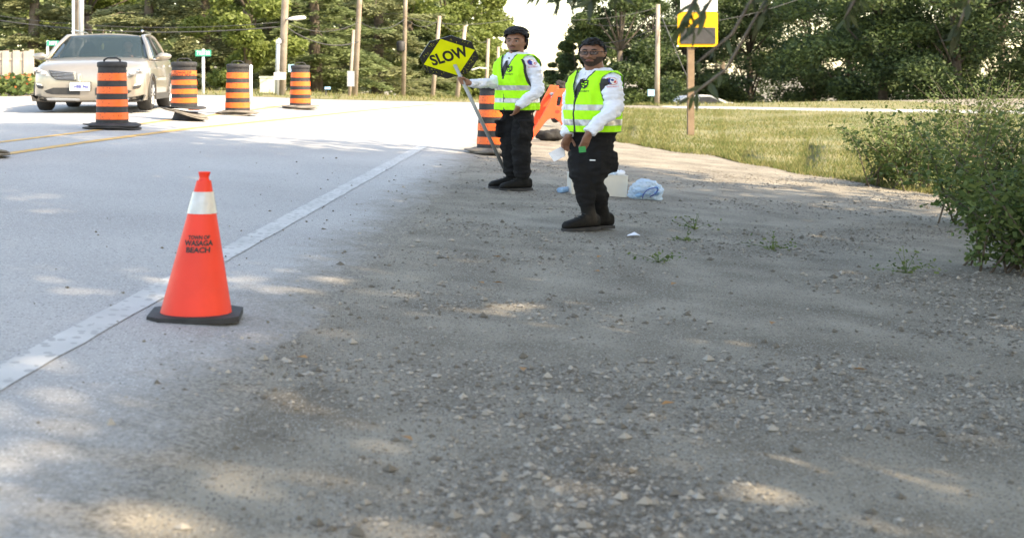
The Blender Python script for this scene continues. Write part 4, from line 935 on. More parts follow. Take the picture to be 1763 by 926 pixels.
    for q in range(cfg['locks']):
        for _ in range(60):
            v = RNG.normal(size=3); v = nrm(v); l, f, u = v[0] * .08, v[1] * .1, v[2] * .122
            if cfg['hair_test'](l, f, u): break
        p = H(l, f, u) + (Lf * 0 + fr(cfg['hyaw'])[1] * v[0] + fr(cfg['hyaw'])[0] * v[1] + U * v[2]) * cfg['hair_off'](l, f, u) * s * .8
        o_ = fr(cfg['hyaw'])[1] * v[0] + fr(cfg['hyaw'])[0] * v[1] + U * v[2]; t = nrm(np.cross(o_, RNG.normal(size=3)) + np.array([.0, 0, -.3])); LL = cfg['lock'] * RNG.uniform(.5, 1.2)
        lk.tube([p - t * LL * .4, p + o_ * .008, p + t * LL * .6 + o_ * .004], [.004, .008, .0015], 5)
    lk.build('lock', M['hair'], ho, True, kind='stuff')
    if cfg['beard']: shell(lambda l, f, u: (u < -.028 and f > -.012 and not (abs(l) < .026 and -.074 < u < -.058) and not (u > -.05 and abs(l) < .042 and f > .05 and u > -.046)), lambda l, f, u: .0018 + .004 * max(0., min(1., (-u - .055) / .05)), 'beard', 'beard', .0012, 5)
    else:
        MB().tube([H(-.026, .087, -.058), H(-.012, .0985, -.0515), H(.012, .0985, -.0515), H(.026, .087, -.058)], [.002, .0042, .0042, .002], 6).build('moustache', M['beard'], th, True)
        shell(lambda l, f, u: (u < -.088 and f > .02), lambda l, f, u: .0016, 'stubble', 'beard', .0006, 5)
    if cfg['glasses']:
        g = thing('glasses', 'dark rectangular glasses worn by the bearded man', 'glasses', hd); 
        for e in (-1, 1):
            c = H(e * .033, .101, .004); o = [c + s * (fr(cfg['hyaw'])[1] * x + U * y - fr(cfg['hyaw'])[0] * abs(x * e > 0) * abs(x) * .25) for x, y in ((-.026, .009), (-.022, .0125), (.022, .0125), (.027, .009), (.024, -.010), (.017, -.0145), (-.017, -.0145), (-.024, -.010))]
            MB().prism(o, fr(cfg['hyaw'])[0] * .002).build('lens', M['specs'], g, fix=True); MB().tube(o + [o[0]], .0026, 6).build('rim', M['ink'], g, True)
            MB().tube([H(e * .061, .094, .014), H(e * .083, .04, .012), H(e * .086, -.012, .014), H(e * .083, -.03, -.005)], .0028, 6).build('temple', M['ink'], g, True)
        MB().tube([H(-.008, .103, .008), H(0, .106, .011), H(.008, .103, .008)], .0024, 6).build('bridge', M['ink'], g, True)
    return th, J, Q, base

# --- pole and paddle geometry is shared with the gripping hand
Y1 = G(885, 327)[1]
pt, pb = P(783, 112, Y1 - .28), P(868, 291, Y1 + .16)
pdir = nrm(pb - pt); gripc = pt + pdir * (np.linalg.norm(pb - pt) * (140 - 112) / (291 - 112))
def hands1(mb, J, Q, s):
    w_ = J['wrR']; d = nrm(gripc - w_); ax = -pdir; sd = nrm(np.cross(ax, d))      # around-pole directions
    pc = gripc - d * .034
    mb.tube([w_, (w_ + pc) / 2, pc + d * .006], [(.026 * s, .026 * s), (.024 * s, .038 * s), (.018 * s, .042 * s)], 12, up=ax)
    for i, o in enumerate((.032, .011, -.011, -.032)):
        c = gripc + ax * o; R = .026; pts = [c + R * (-d * math.cos(a) - sd * math.sin(a)) for a in np.linspace(-.1, 4.0 - .12 * abs(i - 1), 7)]
        mb.limb(pts, [.0105 * s] * 3 + [.0098 * s] * 2 + [.009 * s] * 2, 8, 2)
    c = gripc + ax * .05; pts = [w_ + d * .03 + ax * .028, c - d * .022 + sd * .018, c + d * .004 + sd * .026, c + d * .024 + sd * .012]; mb.limb(pts, [.015 * s, .0125 * s, .011 * s, .009 * s], 8, 2)
    w_ = J['wrL']; hand(mb, w_, w_ + np.array([-.01, .07, -.07]), np.array([-.5, -.8, 0]), np.array([-.4, .4, 0]), .5, s)
def hands2(mb, J, Q, s):
    w_ = J['wrL']; hand(mb, w_, Q(1007, 247, -.33), np.array([-.75, -.6, 0.]), np.array([-.5, .8, 0]), .22, s)
    w_ = J['wrR']; hand(mb, w_, Q(973, 248, -.02), np.array([-.8, -.6, 0]), np.array([.5, -.8, 0]), .5, s)
p1, J1, Q1, base1 = person(dict(x=888, Y=Y1, s=1.085, yaw=.9, hyaw=.42, skin='skin1', plump=0., tx=890, lean=(-.0, 0, 0),
    label='slim man in lime vest holding out the slow paddle with his right hand',
    rings=[(.90, .165, .115, 0), (.98, .178, .125, 0), (1.06, .172, .122, .0), (1.2, .185, .128, .005), (1.34, .2, .134, .005), (1.45, .2, .128, -.005), (1.52, .178, .112, -.012), (1.565, .125, .095, -.015), (1.60, .088, .078, -.01)],
    J=dict(head=(888.5, 72.5, -.03), shL=(920, 115, -.15), elL=(925, 156, -.20), wrL=(892, 184, -.24), shR=(871, 114, .12), elR=(849, 143, .0), wrR=(808, 143.5, -.17),
           hipL=(901, 196, -.08), knL=(897, 252, -.10), anL=(900, 311, -.08), toeL=(863, 327.3, -.14), hipR=(882, 196, .07), knR=(878, 250, .05), anR=(882, 308, .08), toeR=(843, 323.5, .04)),
    tr=(.095, .092, .085, .08, .072), cuff=.075, belt=1.0, sl=(.058, .060, .058, .056, .046), pockets=[((905, 222, -.19), (.03, .16, .2)), ((865, 222, .0), (.03, .16, .2))],
    hem=.925, vneck=1.31, arm_u=1.40, arm_h=.19, arm_w=.085, arm_l=.15, trim=.011, flare=.01, tape=((1.015, 1.07), (1.16, 1.215)), emblem=(877, 119, -.3), es=.72, patch=(915, 108, -.24),
    bootL=1.02, shaft=.17, hands=hands1, hair_test=lambda l, f, u: (u > .066 or (f < .055 and u > .05) or (f < .012 and u > -.01) or (f < -.03 and u > -.07)),
    hair_off=lambda l, f, u: (.004 + .040 * float(sstep(.015, .105, u)) + .014 * max(0, l / .08) * float(sstep(.0, .06, u))) * min(1, .45 + max(0, .1 - f) / .06) + .003, locks=260, lock=.05, beard=False, glasses=False))
Y2 = G(1012, 394)[1]
p2, J2, Q2, base2 = person(dict(x=1018, Y=Y2, s=1.0, yaw=.95, hyaw=.38, skin='skin2', plump=1., tx=1023, lean=(.02, 0, 0),
    label='bearded man in glasses and lime vest standing nearest with paper in hand',
    rings=[(.80, .15, .12, 0), (.88, .155, .13, .01), (.96, .158, .142, .015), (1.06, .162, .146, .02), (1.2, .178, .14, .01), (1.31, .188, .13, .0), (1.38, .175, .115, -.01), (1.425, .125, .095, -.015), (1.46, .09, .08, -.01)],
    J=dict(head=(1020, 92.5, -.04), shL=(1055, 143, -.17), elL=(1056, 187, -.24), wrL=(1013, 230, -.33), shR=(995, 140, .14), elR=(984, 185, .14), wrR=(979, 233, -.02),
           hipL=(1030, 246, -.07), knL=(1022, 310, -.10), anL=(1038, 370, .02), toeL=(1006, 387, -.02), hipR=(1004, 246, .06), knR=(1002, 308, -.12), anR=(1015, 374, -.14), toeR=(979, 394.5, -.24)),
    tr=(.105, .098, .080, .068, .058), cuff=.115, belt=.92, tag=(1020, 276), sl=(.066, .07, .066, .06, .05), pockets=[((1046, 280, -.13), (.04, .17, .2))],
    hem=.88, vneck=1.19, arm_u=1.27, arm_h=.19, arm_w=.095, arm_l=.155, trim=.012, flare=.008, tape=((.945, .998), (1.08, 1.133)), emblem=(1006, 145, -.4), es=.76, patch=(1054, 140, -.3),
    bootL=1.05, shaft=.2, hands=hands2, hair_test=lambda l, f, u: (u > .07 or (f < .05 and u > .05) or (f < .012 and u > -.005) or (f < -.03 and u > -.06)),
    hair_off=lambda l, f, u: (.004 + .008 * max(0, (u - .03) / .09)) * min(1, .3 + max(0, .1 - f) / .06) + .003, locks=160, lock=.03, beard=True, glasses=True))
# paddle
Fs, Ls, Us = fr(.08); thd = thing('slow_paddle', 'octagonal slow sign on a long grey pole held by the slim man', 'sign', pb)
up_ = -pdir; rt_ = nrm(np.cross(np.array([0, 1., 0]), -up_)); rt_ = rt_ if rt_[0] > 0 else -rt_; nf = nrm(np.cross(rt_, up_)); nf = nf if nf[1] < 0 else -nf
MB().tube([pb, pt], .0165, 14).build('pole', M['alu'], thd, True)
sc = P(773.5, 99, Y1 - .30 + .03); ap = .238
def on(x, y, d=0): return sc + rt_ * x + up_ * y + nf * d
k = ap * math.tan(PI / 8); oct_ = [(-k, -ap), (k, -ap), (ap, -k), (ap, k), (k, ap), (-k, ap), (-ap, k), (-ap, -k)]
MB().prism([on(x, y, -.006) for x, y in oct_], nf * .006).build('plate', M['grey_metal'], thd, fix=True)
fc = MB().prism([on(x, y, .0005) for x, y in oct_], nf * .001).build('black_face', M['ink'], thd, fix=True)
MB().prism([on(x, y, .0025) for x, y in ((0, -ap * .985), (ap * .985, 0), (0, ap * .985), (-ap * .985, 0))], nf * .0015).build('lime_diamond', M['slow'], thd, fix=True)
V, Fc = text_mesh('SLOW', .155, .006); kx = .335 / np.ptp(V[:, 0]); MB().add([on(x * kx, y * 1.1 + .012, .0055) for x, y, z in V], Fc).build('lettering', M['ink'], thd)
mb = MB()
for q in range(64):   # small lime flecks scattered over the black corners
    for _ in range(50):
        x, y = RNG.uniform(-ap, ap, 2)
        if abs(x) + abs(y) > ap * 1.06 and abs(x) + abs(y) < ap * 1.36: break
    a = RNG.uniform(0, PI); l = RNG.uniform(.004, .013); t = .0013; c_, s_ = math.cos(a), math.sin(a)
    mb.add([on(x + c_ * l - s_ * t, y + s_ * l + c_ * t, .0028), on(x + c_ * l + s_ * t, y + s_ * l - c_ * t, .0028), on(x - c_ * l, y - s_ * l, .0028)], [(0, 1, 2)])
mb.build('lime_fleck', M['slow'], fc, kind='stuff')
# paper and green card held by the second man
pp = [Q2(944, 264, -.04), Q2(954, 278.5, -.06), Q2(973, 269, -.02), Q2(971, 250, 0)]
o = MB().prism(pp, (.002, .006, .0)).build('folded_paper', M['paper'], None, origin=pp[0], fix=True); tag(o, 'folded white paper in the right hand of the bearded man', 'paper')
gpz = [Q2(996, 253, -.35), Q2(1008, 252, -.37), Q2(1009, 262, -.37), Q2(997, 263, -.35)]
o = MB().prism(gpz, (.002, .01, 0)).build('green_card', M['green'], None, origin=gpz[0], fix=True); tag(o, 'small green card in the left hand of the bearded man', 'card')

# ================================================================== BARRICADE
Yb = G(918, 246)[1]; bb = gp(950, Yb); th = thing('folding_barricade', 'orange plastic folding barricade between the two men', 'barricade', bb)
def zoomp(x, y): return 910 + x / 6.18, 130 + y / 6.18
def plate(poly, Y, d, name, m, holes=()):
    me_pts = [P(*zoomp(x, y), Y) for x, y in poly]
    return MB().prism(me_pts, (0, d, 0))
def bool_cut(mb, cutters, name, m, parent):
    o = mb.build(name, m, parent, fix=True)
    cs = []
    for c in cutters:
        k = c.build('cut', m, parent, fix=True); md = o.modifiers.new('b', 'BOOLEAN'); md.operation = 'DIFFERENCE'; md.object = k; md.solver = 'EXACT'; cs.append(k)
    dg = bpy.context.evaluated_depsgraph_get(); dg.update(); me = bpy.data.meshes.new_from_object(o.evaluated_get(dg)); o.modifiers.clear(); o.data = me
    for k in cs: bpy.data.objects.remove(k)
    return o
def cut(poly, Y): return MB().prism([P(*zoomp(x, y), Y - .15) for x, y in poly], (0, .4, 0))
front = [(300, 140), (412, 145), (425, 300), (455, 480), (500, 690), (440, 690), (402, 590), (365, 545), (335, 500), (280, 455), (235, 460), (190, 482), (150, 540), (28, 700), (10, 640), (120, 470)]
slot = [(322, 238), (330, 228), (365, 232), (372, 242), (350, 325), (342, 332), (318, 330), (312, 320)]
rnd = [(307 + 25 * math.cos(a), 387 + 20 * math.sin(a)) for a in np.linspace(0, 2 * PI, 16, endpoint=False)]
fo = bool_cut(plate(front, Yb, .055, '', None), [cut(slot, Yb)], 'front_panel', M['barr'], th)
md = fo.modifiers.new('bevel', 'BEVEL'); md.width = .008; md.segments = 2
MB().prism([P(*zoomp(x, y), Yb - .003) for x, y in rnd], (0, .01, 0)).build('round_recess', mat('recess_plastic', (.6, .04, .02), .6), th, fix=True)
back = [(232, 106), (320, 112), (330, 180), (240, 430), (60, 640), (20, 700), (0, 640), (20, 560), (90, 370)]
bo = MB().prism([P(*zoomp(x, y), Yb + .26) for x, y in back], (0, .055, 0)).build('rear_panel', M['barr'], th, fix=True); md = bo.modifiers.new('bevel', 'BEVEL'); md.width = .008; md.segments = 2
c0 = P(*zoomp(262, 200), Yb + .05); MB().tube([c0, c0 + [0, .22, 0]], .03, 10).build('hinge_bar', M['grey_metal'], th, True)
for poly in ([(245, 190), (282, 186), (262, 235), (235, 238)],): MB().prism([P(*zoomp(x, y), Yb + .252) for x, y in poly], (0, .01, 0)).build('slot_plate', M['reflect'], th, fix=True)
# weight under it and dark bundle behind it
sbp = np.array(gp(945, Yb + .9)); o = MB(); o.ell(sbp + [-.02, 0, .10], (.17, .14, .12), 16); o.ell(sbp + [.1, .03, .11], (.14, .13, .12), 14); o.ell(sbp + [-.12, .0, .12], (.1, .11, .10), 12)
V, Fc, N = remesh(o, .02, 3); V = wrinkle(V, N, .03, (9, 9), 2); o = MB().add(V, Fc).build('sandbag', M['sandbag'], None, True, origin=sbp); tag(o, 'slumped black sandbag on the gravel under the orange barricade', 'sandbag')
Yd = Yb + 7; db = np.array(gp(962, Yd)); zt = P(0, 141, Yd)[2]; o = MB()
for q in range(9):
    o.ell(db + [RNG.uniform(-.12, .14), RNG.uniform(-.2, .2), (zt - db[2]) * (.2 + .09 * q)], (RNG.uniform(.08, .13), .14, .13), 12)
V, Fc, N = remesh(o, .03, 2); V = wrinkle(V, N, .05, (8, 8), 2); o = MB().add(V, Fc).build('dark_bundle', M['brown'], None, True, origin=db); tag(o, 'dark brown heap standing behind the top of the barricade', 'heap')

# ================================================================== BOX, BAG, BOTTLE
Yx = G(1060, 339)[1]; bx = np.array(gp(1036, Yx)); xl, xr = P(984, 0, Yx)[0], P(1079, 0, Yx)[0]; zt = P(0, 302, Yx)[2]
zb = float(zg((xl + xr) / 2, Yx)); th = thing('white_box', 'white cardboard box on the gravel behind the legs of the bearded man', 'box', ((xl + xr) / 2, Yx, zb))
rz = lambda x: zb - .08 * (x - (xl + xr) / 2)
MB().prism([(xl, Yx, rz(xl) + .002), (xr - .0, Yx, rz(xr) + .002), (xr + .012, Yx, zt - .01), (xl, Yx, zt + .012)], (0, .30, 0)).build('carton', M['card'], th, fix=True)
MB().prism([(xl - .004, Yx - .003, zt + .012), (xr + .014, Yx - .003, zt - .010), (xr + .014, Yx - .003, zt - .006), (xl - .004, Yx - .003, zt + .017)], (0, .306, 0)).build('flap', M['card'], th, fix=True)
o = MB().ell(P(1068, 298, Yx + .1), (.045, .05, .03), 12).build('crumpled_wrapper', M['paper'], None, True, origin=P(1068, 300, Yx)); tag(o, 'crumpled white wrapper on the right end of the white box', 'wrapper')
me = o.data
for v in me.vertices: v.co += Vector(v.normal) * .02 * noise.noise(v.co * 40)
o = smooth_angle(MB().prism([P(1043, 300, Yx + .05), P(1060, 300.5, Yx + .05), P(1059, 295, Yx + .05), P(1045, 294, Yx + .05)], (0, .12, 0)).build('blue_packet', M['bag'], None, origin=P(1050, 300, Yx), fix=True)); tag(o, 'pale blue packet lying on top of the white box', 'packet')
# bag of bottles
Yg = G(1110, 345)[1]; bgp = np.array(gp(1110, Yg + .12)); th = thing('bag_of_bottles', 'clear blue film pack of water bottles right of the white box', 'bag of bottles', bgp)
o = MB(); hh = P(0, 309, Yg)[2] - bgp[2]
o.ell(bgp + [.0, .0, hh * .45], (.125, .12, hh * .52), 18); o.ell(bgp + [-.07, .02, hh * .32], (.07, .1, hh * .36), 14); o.ell(bgp + [.085, .0, hh * .38], (.07, .1, hh * .42), 14); o.box(bgp + [.10, 0, hh * .3], (.06, .14, hh * .55))
V, Fc, N = remesh(o, .008, 4); V = wrinkle(V, N, .022, (16, 16), 4); V = wrinkle(V, N, .010, (34, 34), 6); MB().add(V, Fc).build('film', M['bag'], th)
for q in range(9):
    a, b_ = q % 3, q // 3; c = bgp + [-.075 + .072 * a, -.03 + .04 * b_ * .5, .045 + .052 * (b_ % 2) + .01 * a]; d = np.array([.02, -.06, .015])
    MB().tube([c + d * 1.5, c + d * 1.2, c + d, c - d], [.012, .013, .028, .029], 10).build('bottle', M['bottle'], th, True)
p = lambda x, y: P(x, y, Yg - .02)
MB().tube([p(1106, 342), p(1107, 336), p(1113, 328), p(1122, 324), p(1132, 323), p(1133, 327), p(1128, 334), p(1119, 339)], [(.012, .004)] * 8, 8).build('blue_strap', M['blue'], th, True)
# single bottle lying by the box
Yq = G(972, 332)[1]; q0 = P(972, 327.5, Yq); th = thing('water_bottle', 'small blue water bottle lying left of the white box', 'bottle', gp(972, Yq))
d = np.array([.05, .09, 0]); z = float(zg(q0[0], q0[1])) + .034; c = np.array([q0[0], q0[1] + .03, z])
MB().tube([c - d, c - d * .9, c + d * .6, c + d * .95, c + d * 1.05], [.026, .033, .034, .016, .013], 16).build('bottle_body', M['bottle'], th, True)
MB().tube([c + d * 1.05, c + d * 1.25], .015, 12).build('cap', M['white'], th, True)
# scraps and leaves
pz = G(1090, 408); 
o = MB().add([pz + [-.045, -.02, .012], pz + [.02, -.03, .022], pz + [.05, .0, .012], pz + [.015, .035, .04], pz + [-.03, .03, .016]], [(0, 1, 3), (1, 2, 3), (0, 3, 4)]).build('paper_scrap', M['paper'], None, origin=pz); tag(o, 'crumpled white paper scrap on the gravel right of the nearest boots', 'paper')
for px, py, lb in ((857, 445, 'brown'), (1027, 470, 'small brown'), (1032, 445, 'tan'), (828, 490, 'pale'), (858, 490, 'yellowish'), (1160, 492, 'pale curled'), (520, 620, 'rusty'), (900, 640, 'brown curled'), (1150, 700, 'broad tan'), (1330, 560, 'ochre'), (1480, 640, 'dark tan'), (700, 760, 'narrow brown')):
    q = G(px, py); a = RNG.uniform(0, 6); c, s_ = math.cos(a) * .03, math.sin(a) * .03
    o = MB().add([q + [-c, -s_, .012], q + [-s_ * .5, c * .5, .024], q + [c, s_, .016], q + [s_ * .5, -c * .5, .02]], [(0, 1, 2, 3)]).build('fallen_leaf', M['dry_leaf'], None, origin=q)
    where = {857: 'below the first man\'s feet', 1027: 'low on the gravel below the nearest boots', 1032: 'on the gravel under the nearest boots', 828: 'left of a yellowish one low on the gravel', 858: 'right of a pale one low on the gravel', 1160: 'low on the gravel at right'}.get(px, 'on the near shoulder')
    tag(o, f'{lb} fallen leaf {where}', 'leaf', 'fallen leaves on the shoulder')
for px, py, n, h, lb in ((1133, 452, 60, .09, 'sprawling weed on the gravel below the bag of bottles'), (1196, 395, 45, .13, 'weed at the edge of the gravel right of the paper scrap'), (1180, 415, 26, .07, 'small weed on the gravel near the paper scrap'),
(1330, 430, 70, .12, 'leafy weed tuft right of the gravel'), (1560, 470, 90, .16, 'weed tuft near the right edge of the shoulder')):
    b = G(px, py); th = thing('weed', lb, 'plant', b, 'weeds on the shoulder'); C = b + np.stack([RNG.normal(size=n) * h * .7, RNG.normal(size=n) * h * .7, np.abs(RNG.normal(size=n)) * h * .45 + .005], 1)
    leaf_cloud(C, .011, .8).build('foliage', M['weed'], th, kind='stuff')
    st = MB(); [st.tube([b, (b + c) / 2 + [0, 0, .01], c], .0018, 4) for c in C[:12]]; st.build('stem', M['weed'], th)

# ================================================================== CAR
Yf = 26.1; cx = (151 - PX) / F * Yf / SX; cgz = float(zg(cx, Yf + 1.2)) - .0
cz = CZ - (193.5 - PY) / F * (Yf + .75); th = thing('beige_car', 'champagne beige suv facing the camera with a driver inside', 'car', (cx, Yf + 2.2, cz))
def cp(x, y, z): return np.array([cx + x, Yf + y, cz + z * 1.085])
st_ = [ # y, w, zb, zlow, zmid, zs, zt, crown
 (.00, .60, .33, .40, .55, .72, .78, .02), (.05, .74, .25, .36, .58, .80, .86, .025), (.14, .84, .22, .34, .60, .85, .92, .03), (.30, .90, .21, .34, .62, .89, .97, .035), (.55, .925, .22, .34, .64, .93, 1.01, .04),
 (.90, .93, .24, .34, .66, .96, 1.05, .04), (1.25, .93, .24, .34, .66, .985, 1.09, .03), (1.6, .93, .24, .34, .66, 1.0, 1.10, .0), (2.3, .93, .24, .34, .66, 1.02, 1.10, 0), (3.1, .93, .24, .34, .66, 1.04, 1.11, 0), (3.7, .925, .26, .36, .68, 1.06, 1.12, 0), (4.15, .90, .30, .40, .70, 1.07, 1.12, 0), (4.42, .84, .36, .46, .72, 1.04, 1.09, 0), (4.52, .72, .42, .5, .74, .96, 1.02, 0)]
V = []; 
for y, w_, zb, zl, zm, zs, zt, cr in st_:
    h = [(0, zb), (w_ * .8, zb), (w_ * .97, zb + .04), (w_ * .99, zl), (w_ * 1.0, zm), (w_ * .985, (zm + zs) / 2 + .02), (w_ * .95, zs), (w_ * .86, zt - .01), (w_ * .5, zt + cr * .6), (0, zt + cr)]
    ring = h + [(-x, z) for x, z in h[-2:0:-1]]; V.append([cp(x, y, z) for x, z in ring])
n = len(V[0]); m = len(V); mb = MB().add(np.concatenate(V), [(i * n + j, i * n + (j + 1) % n, (i + 1) * n + (j + 1) % n, (i + 1) * n + j) for i in range(m - 1) for j in range(n)] + [tuple(range(n - 1, -1, -1)), tuple((m - 1) * n + j for j in range(n))])
WY = (.86, 3.55); cuts = []
for wy in WY:
    for e in (-1, 1): cuts.append(MB().tube([cp(e * .62, wy, .36), cp(e * 1.1, wy, .36)], .395, 28))
body = smooth_angle(bool_cut(mb, cuts, 'body', M['car'], th), 38)
dg = bpy.context.evaluated_depsgraph_get()
bv = BVHTree.FromPolygons([tuple(np.array(v.co) + ORG[body.name]) for v in body.data.vertices], [tuple(p.vertices) for p in body.data.polygons])
def onb(px, py, off=.012):
    d = P(px, py, 1.) - np.array([0, 0, CZ]); d[0] *= SX; d = nrm(d); h = bv.ray_cast(Vector((0, 0, CZ)), Vector(d), 100)
    p = np.array(h[0]) if h[0] is not None else P(px, py, Yf) * np.array([SX, 1, 1]); p = p - d * off; p[0] /= SX; return p
def mirror(p): q = np.array(p, float); q[..., 0] = 2 * cx - q[..., 0]; return q
def patch(poly, name, m, off=.012, parent=None, mir=True, sub=5):
    """piece of trim fitted to the car's nose; given in the left half and mirrored"""
    o = np.array(poly, float); V2, Fc = fan(o, sub) if len(o) > 4 else fan(np.array([o[i] + (o[(i + 1) % 4] - o[i]) * t for i in range(4) for t in (0, .25, .5, .75)]), sub)
    V3 = np.array([onb(x, y, off) for x, y in V2]); r_ = [MB().add(V3, Fc).build(name, m, parent or th, False, fix=True)]
    if mir: r_.append(MB().add(mirror(V3), [q[::-1] for q in Fc]).build(name, m, parent or th, False, fix=True))
    for o_ in r_: md = o_.modifiers.new('thickness', 'SOLIDIFY'); md.thickness = .012; md.offset = 0
    return r_
gl = patch([(84, 121), (131, 126), (131.5, 140), (97, 138.5), (88, 132)], 'grille', M['dark'], .010)
for q in range(6):
    y0 = 122.5 + q * 2.75; xa = 84.5 + max(0, q - .5) * 2.3; 
    pts = [onb(x, y0 + (x - 84) * .07 * (1 - q * .17), .026) for x in np.linspace(xa, 131, 7)]
    MB().tube(pts, .0045, 6).build('slat', M['chrome'], gl[0], True); MB().tube(mirror(pts), .0045, 6).build('slat', M['chrome'], gl[1], True)
hl = patch([(58.5, 116.5), (66, 117.5), (81, 124), (85.5, 131.5), (76, 130.5), (63, 127), (59, 122)], 'headlight', M['lens'], .014)
for e, h in enumerate(hl):
    for px, py in ((67, 122), (75.5, 126.5)):
        c = onb(px, py, .03); c = c if e == 0 else mirror(c); MB().lathe(c, [(.0, 0)] * 0 + [(.045, -.03), (.05, 0), (.045, .03)], 14).build('lamp', M['chrome'], h, True)
for f in patch([(63, 144.5), (70, 146), (74.5, 150), (73, 153.5), (66, 152.5), (63.5, 149)], 'fog_lamp', M['dark'], .012): pass
patch([(62.5, 143), (70, 145.2), (73, 147.8), (64, 146.6)], 'running_light', M['white'], .022)
patch([(76, 157), (92, 151.5), (137.6, 151.5), (137.6, 164), (90, 163), (80, 160.5)], 'lower_intake', M['dark'], .011)
patch([(53.2, 163), (70, 167), (90, 168.5), (137.6, 169.5), (137.6, 176), (86, 176), (56, 174.5)], 'lower_bumper', M['grey_pl'], .012)
patch([(80, 169.5), (92, 169), (137.6, 170.5), (137.6, 173.5), (95, 173), (82, 173)], 'skid_trim', M['grey_metal'], .028)
em = patch([(135.5, 128), (139.8, 128), (140.3, 134), (139.5, 141), (135.8, 141), (135, 134)], 'emblem', M['chrome'], .02, mir=False)
pts = [onb(137.7, y, .034) for y in np.linspace(130, 139, 4)]; MB().tube(pts, .006, 6).build('emblem_bar', M['dark'], em[0])
# plate
c = onb(137.5, 149.5, .05); pl = MB().box(c, (.32, .014, .175)).build('licence_plate', M['white'], th); fr_ = MB().box(c + [0, .009, 0], (.345, .012, .195)).build('plate_frame', M['dark'], th)
V, Fc = text_mesh('CHBB-966', .1, .005); k = .27 / np.ptp(V[:, 0]); MB().add(np.stack([c[0] + V[:, 0] * k, np.full(len(V), c[1] - .009), c[2] - .005 + V[:, 1] * .95], 1), Fc).build('lettering', M['blue'], pl)
# greenhouse
def quad_sheet(c4, name, m, n=10, bulge=(0, 0, 0), parent=None, thick=.008):
    a, b, c, d = [np.array(x, float) for x in c4]; V = []
    for i in range(n + 1):
        for j in range(n + 1):
            s_, t = j / n, i / n; p = (a * (1 - s_) + b * s_) * (1 - t) + (d * (1 - s_) + c * s_) * t; V.append(p + np.array(bulge) * 16 * s_ * (1 - s_) * t * (1 - t) * .25 + np.array(bulge) * 4 * s_ * (1 - s_) * .75)
    o = MB().add(V, [(i * (n + 1) + j, i * (n + 1) + j + 1, (i + 1) * (n + 1) + j + 1, (i + 1) * (n + 1) + j) for i in range(n) for j in range(n)]).build(name, m, parent or th, True)
    md = o.modifiers.new('thickness', 'SOLIDIFY'); md.thickness = thick; md.offset = -1; return o
wb, wt_ = .80, .62; by, bz, ty, tz_ = 1.12, 1.085, 1.92, 1.555
quad_sheet([cp(-wb, by + .12, bz - .01), cp(wb, by + .12, bz - .01), cp(wt_, ty, tz_), cp(-wt_, ty, tz_)], 'windscreen', M['glass'], 12, (0, -.12, .03))
roof = quad_sheet([cp(-wt_ - .01, ty - .01, tz_ - .005), cp(wt_ + .01, ty - .01, tz_ - .005), cp(.58, 3.75, 1.57), cp(-.58, 3.75, 1.57)], 'roof', M['car'], 14, (0, -.0, .075), thick=.03)
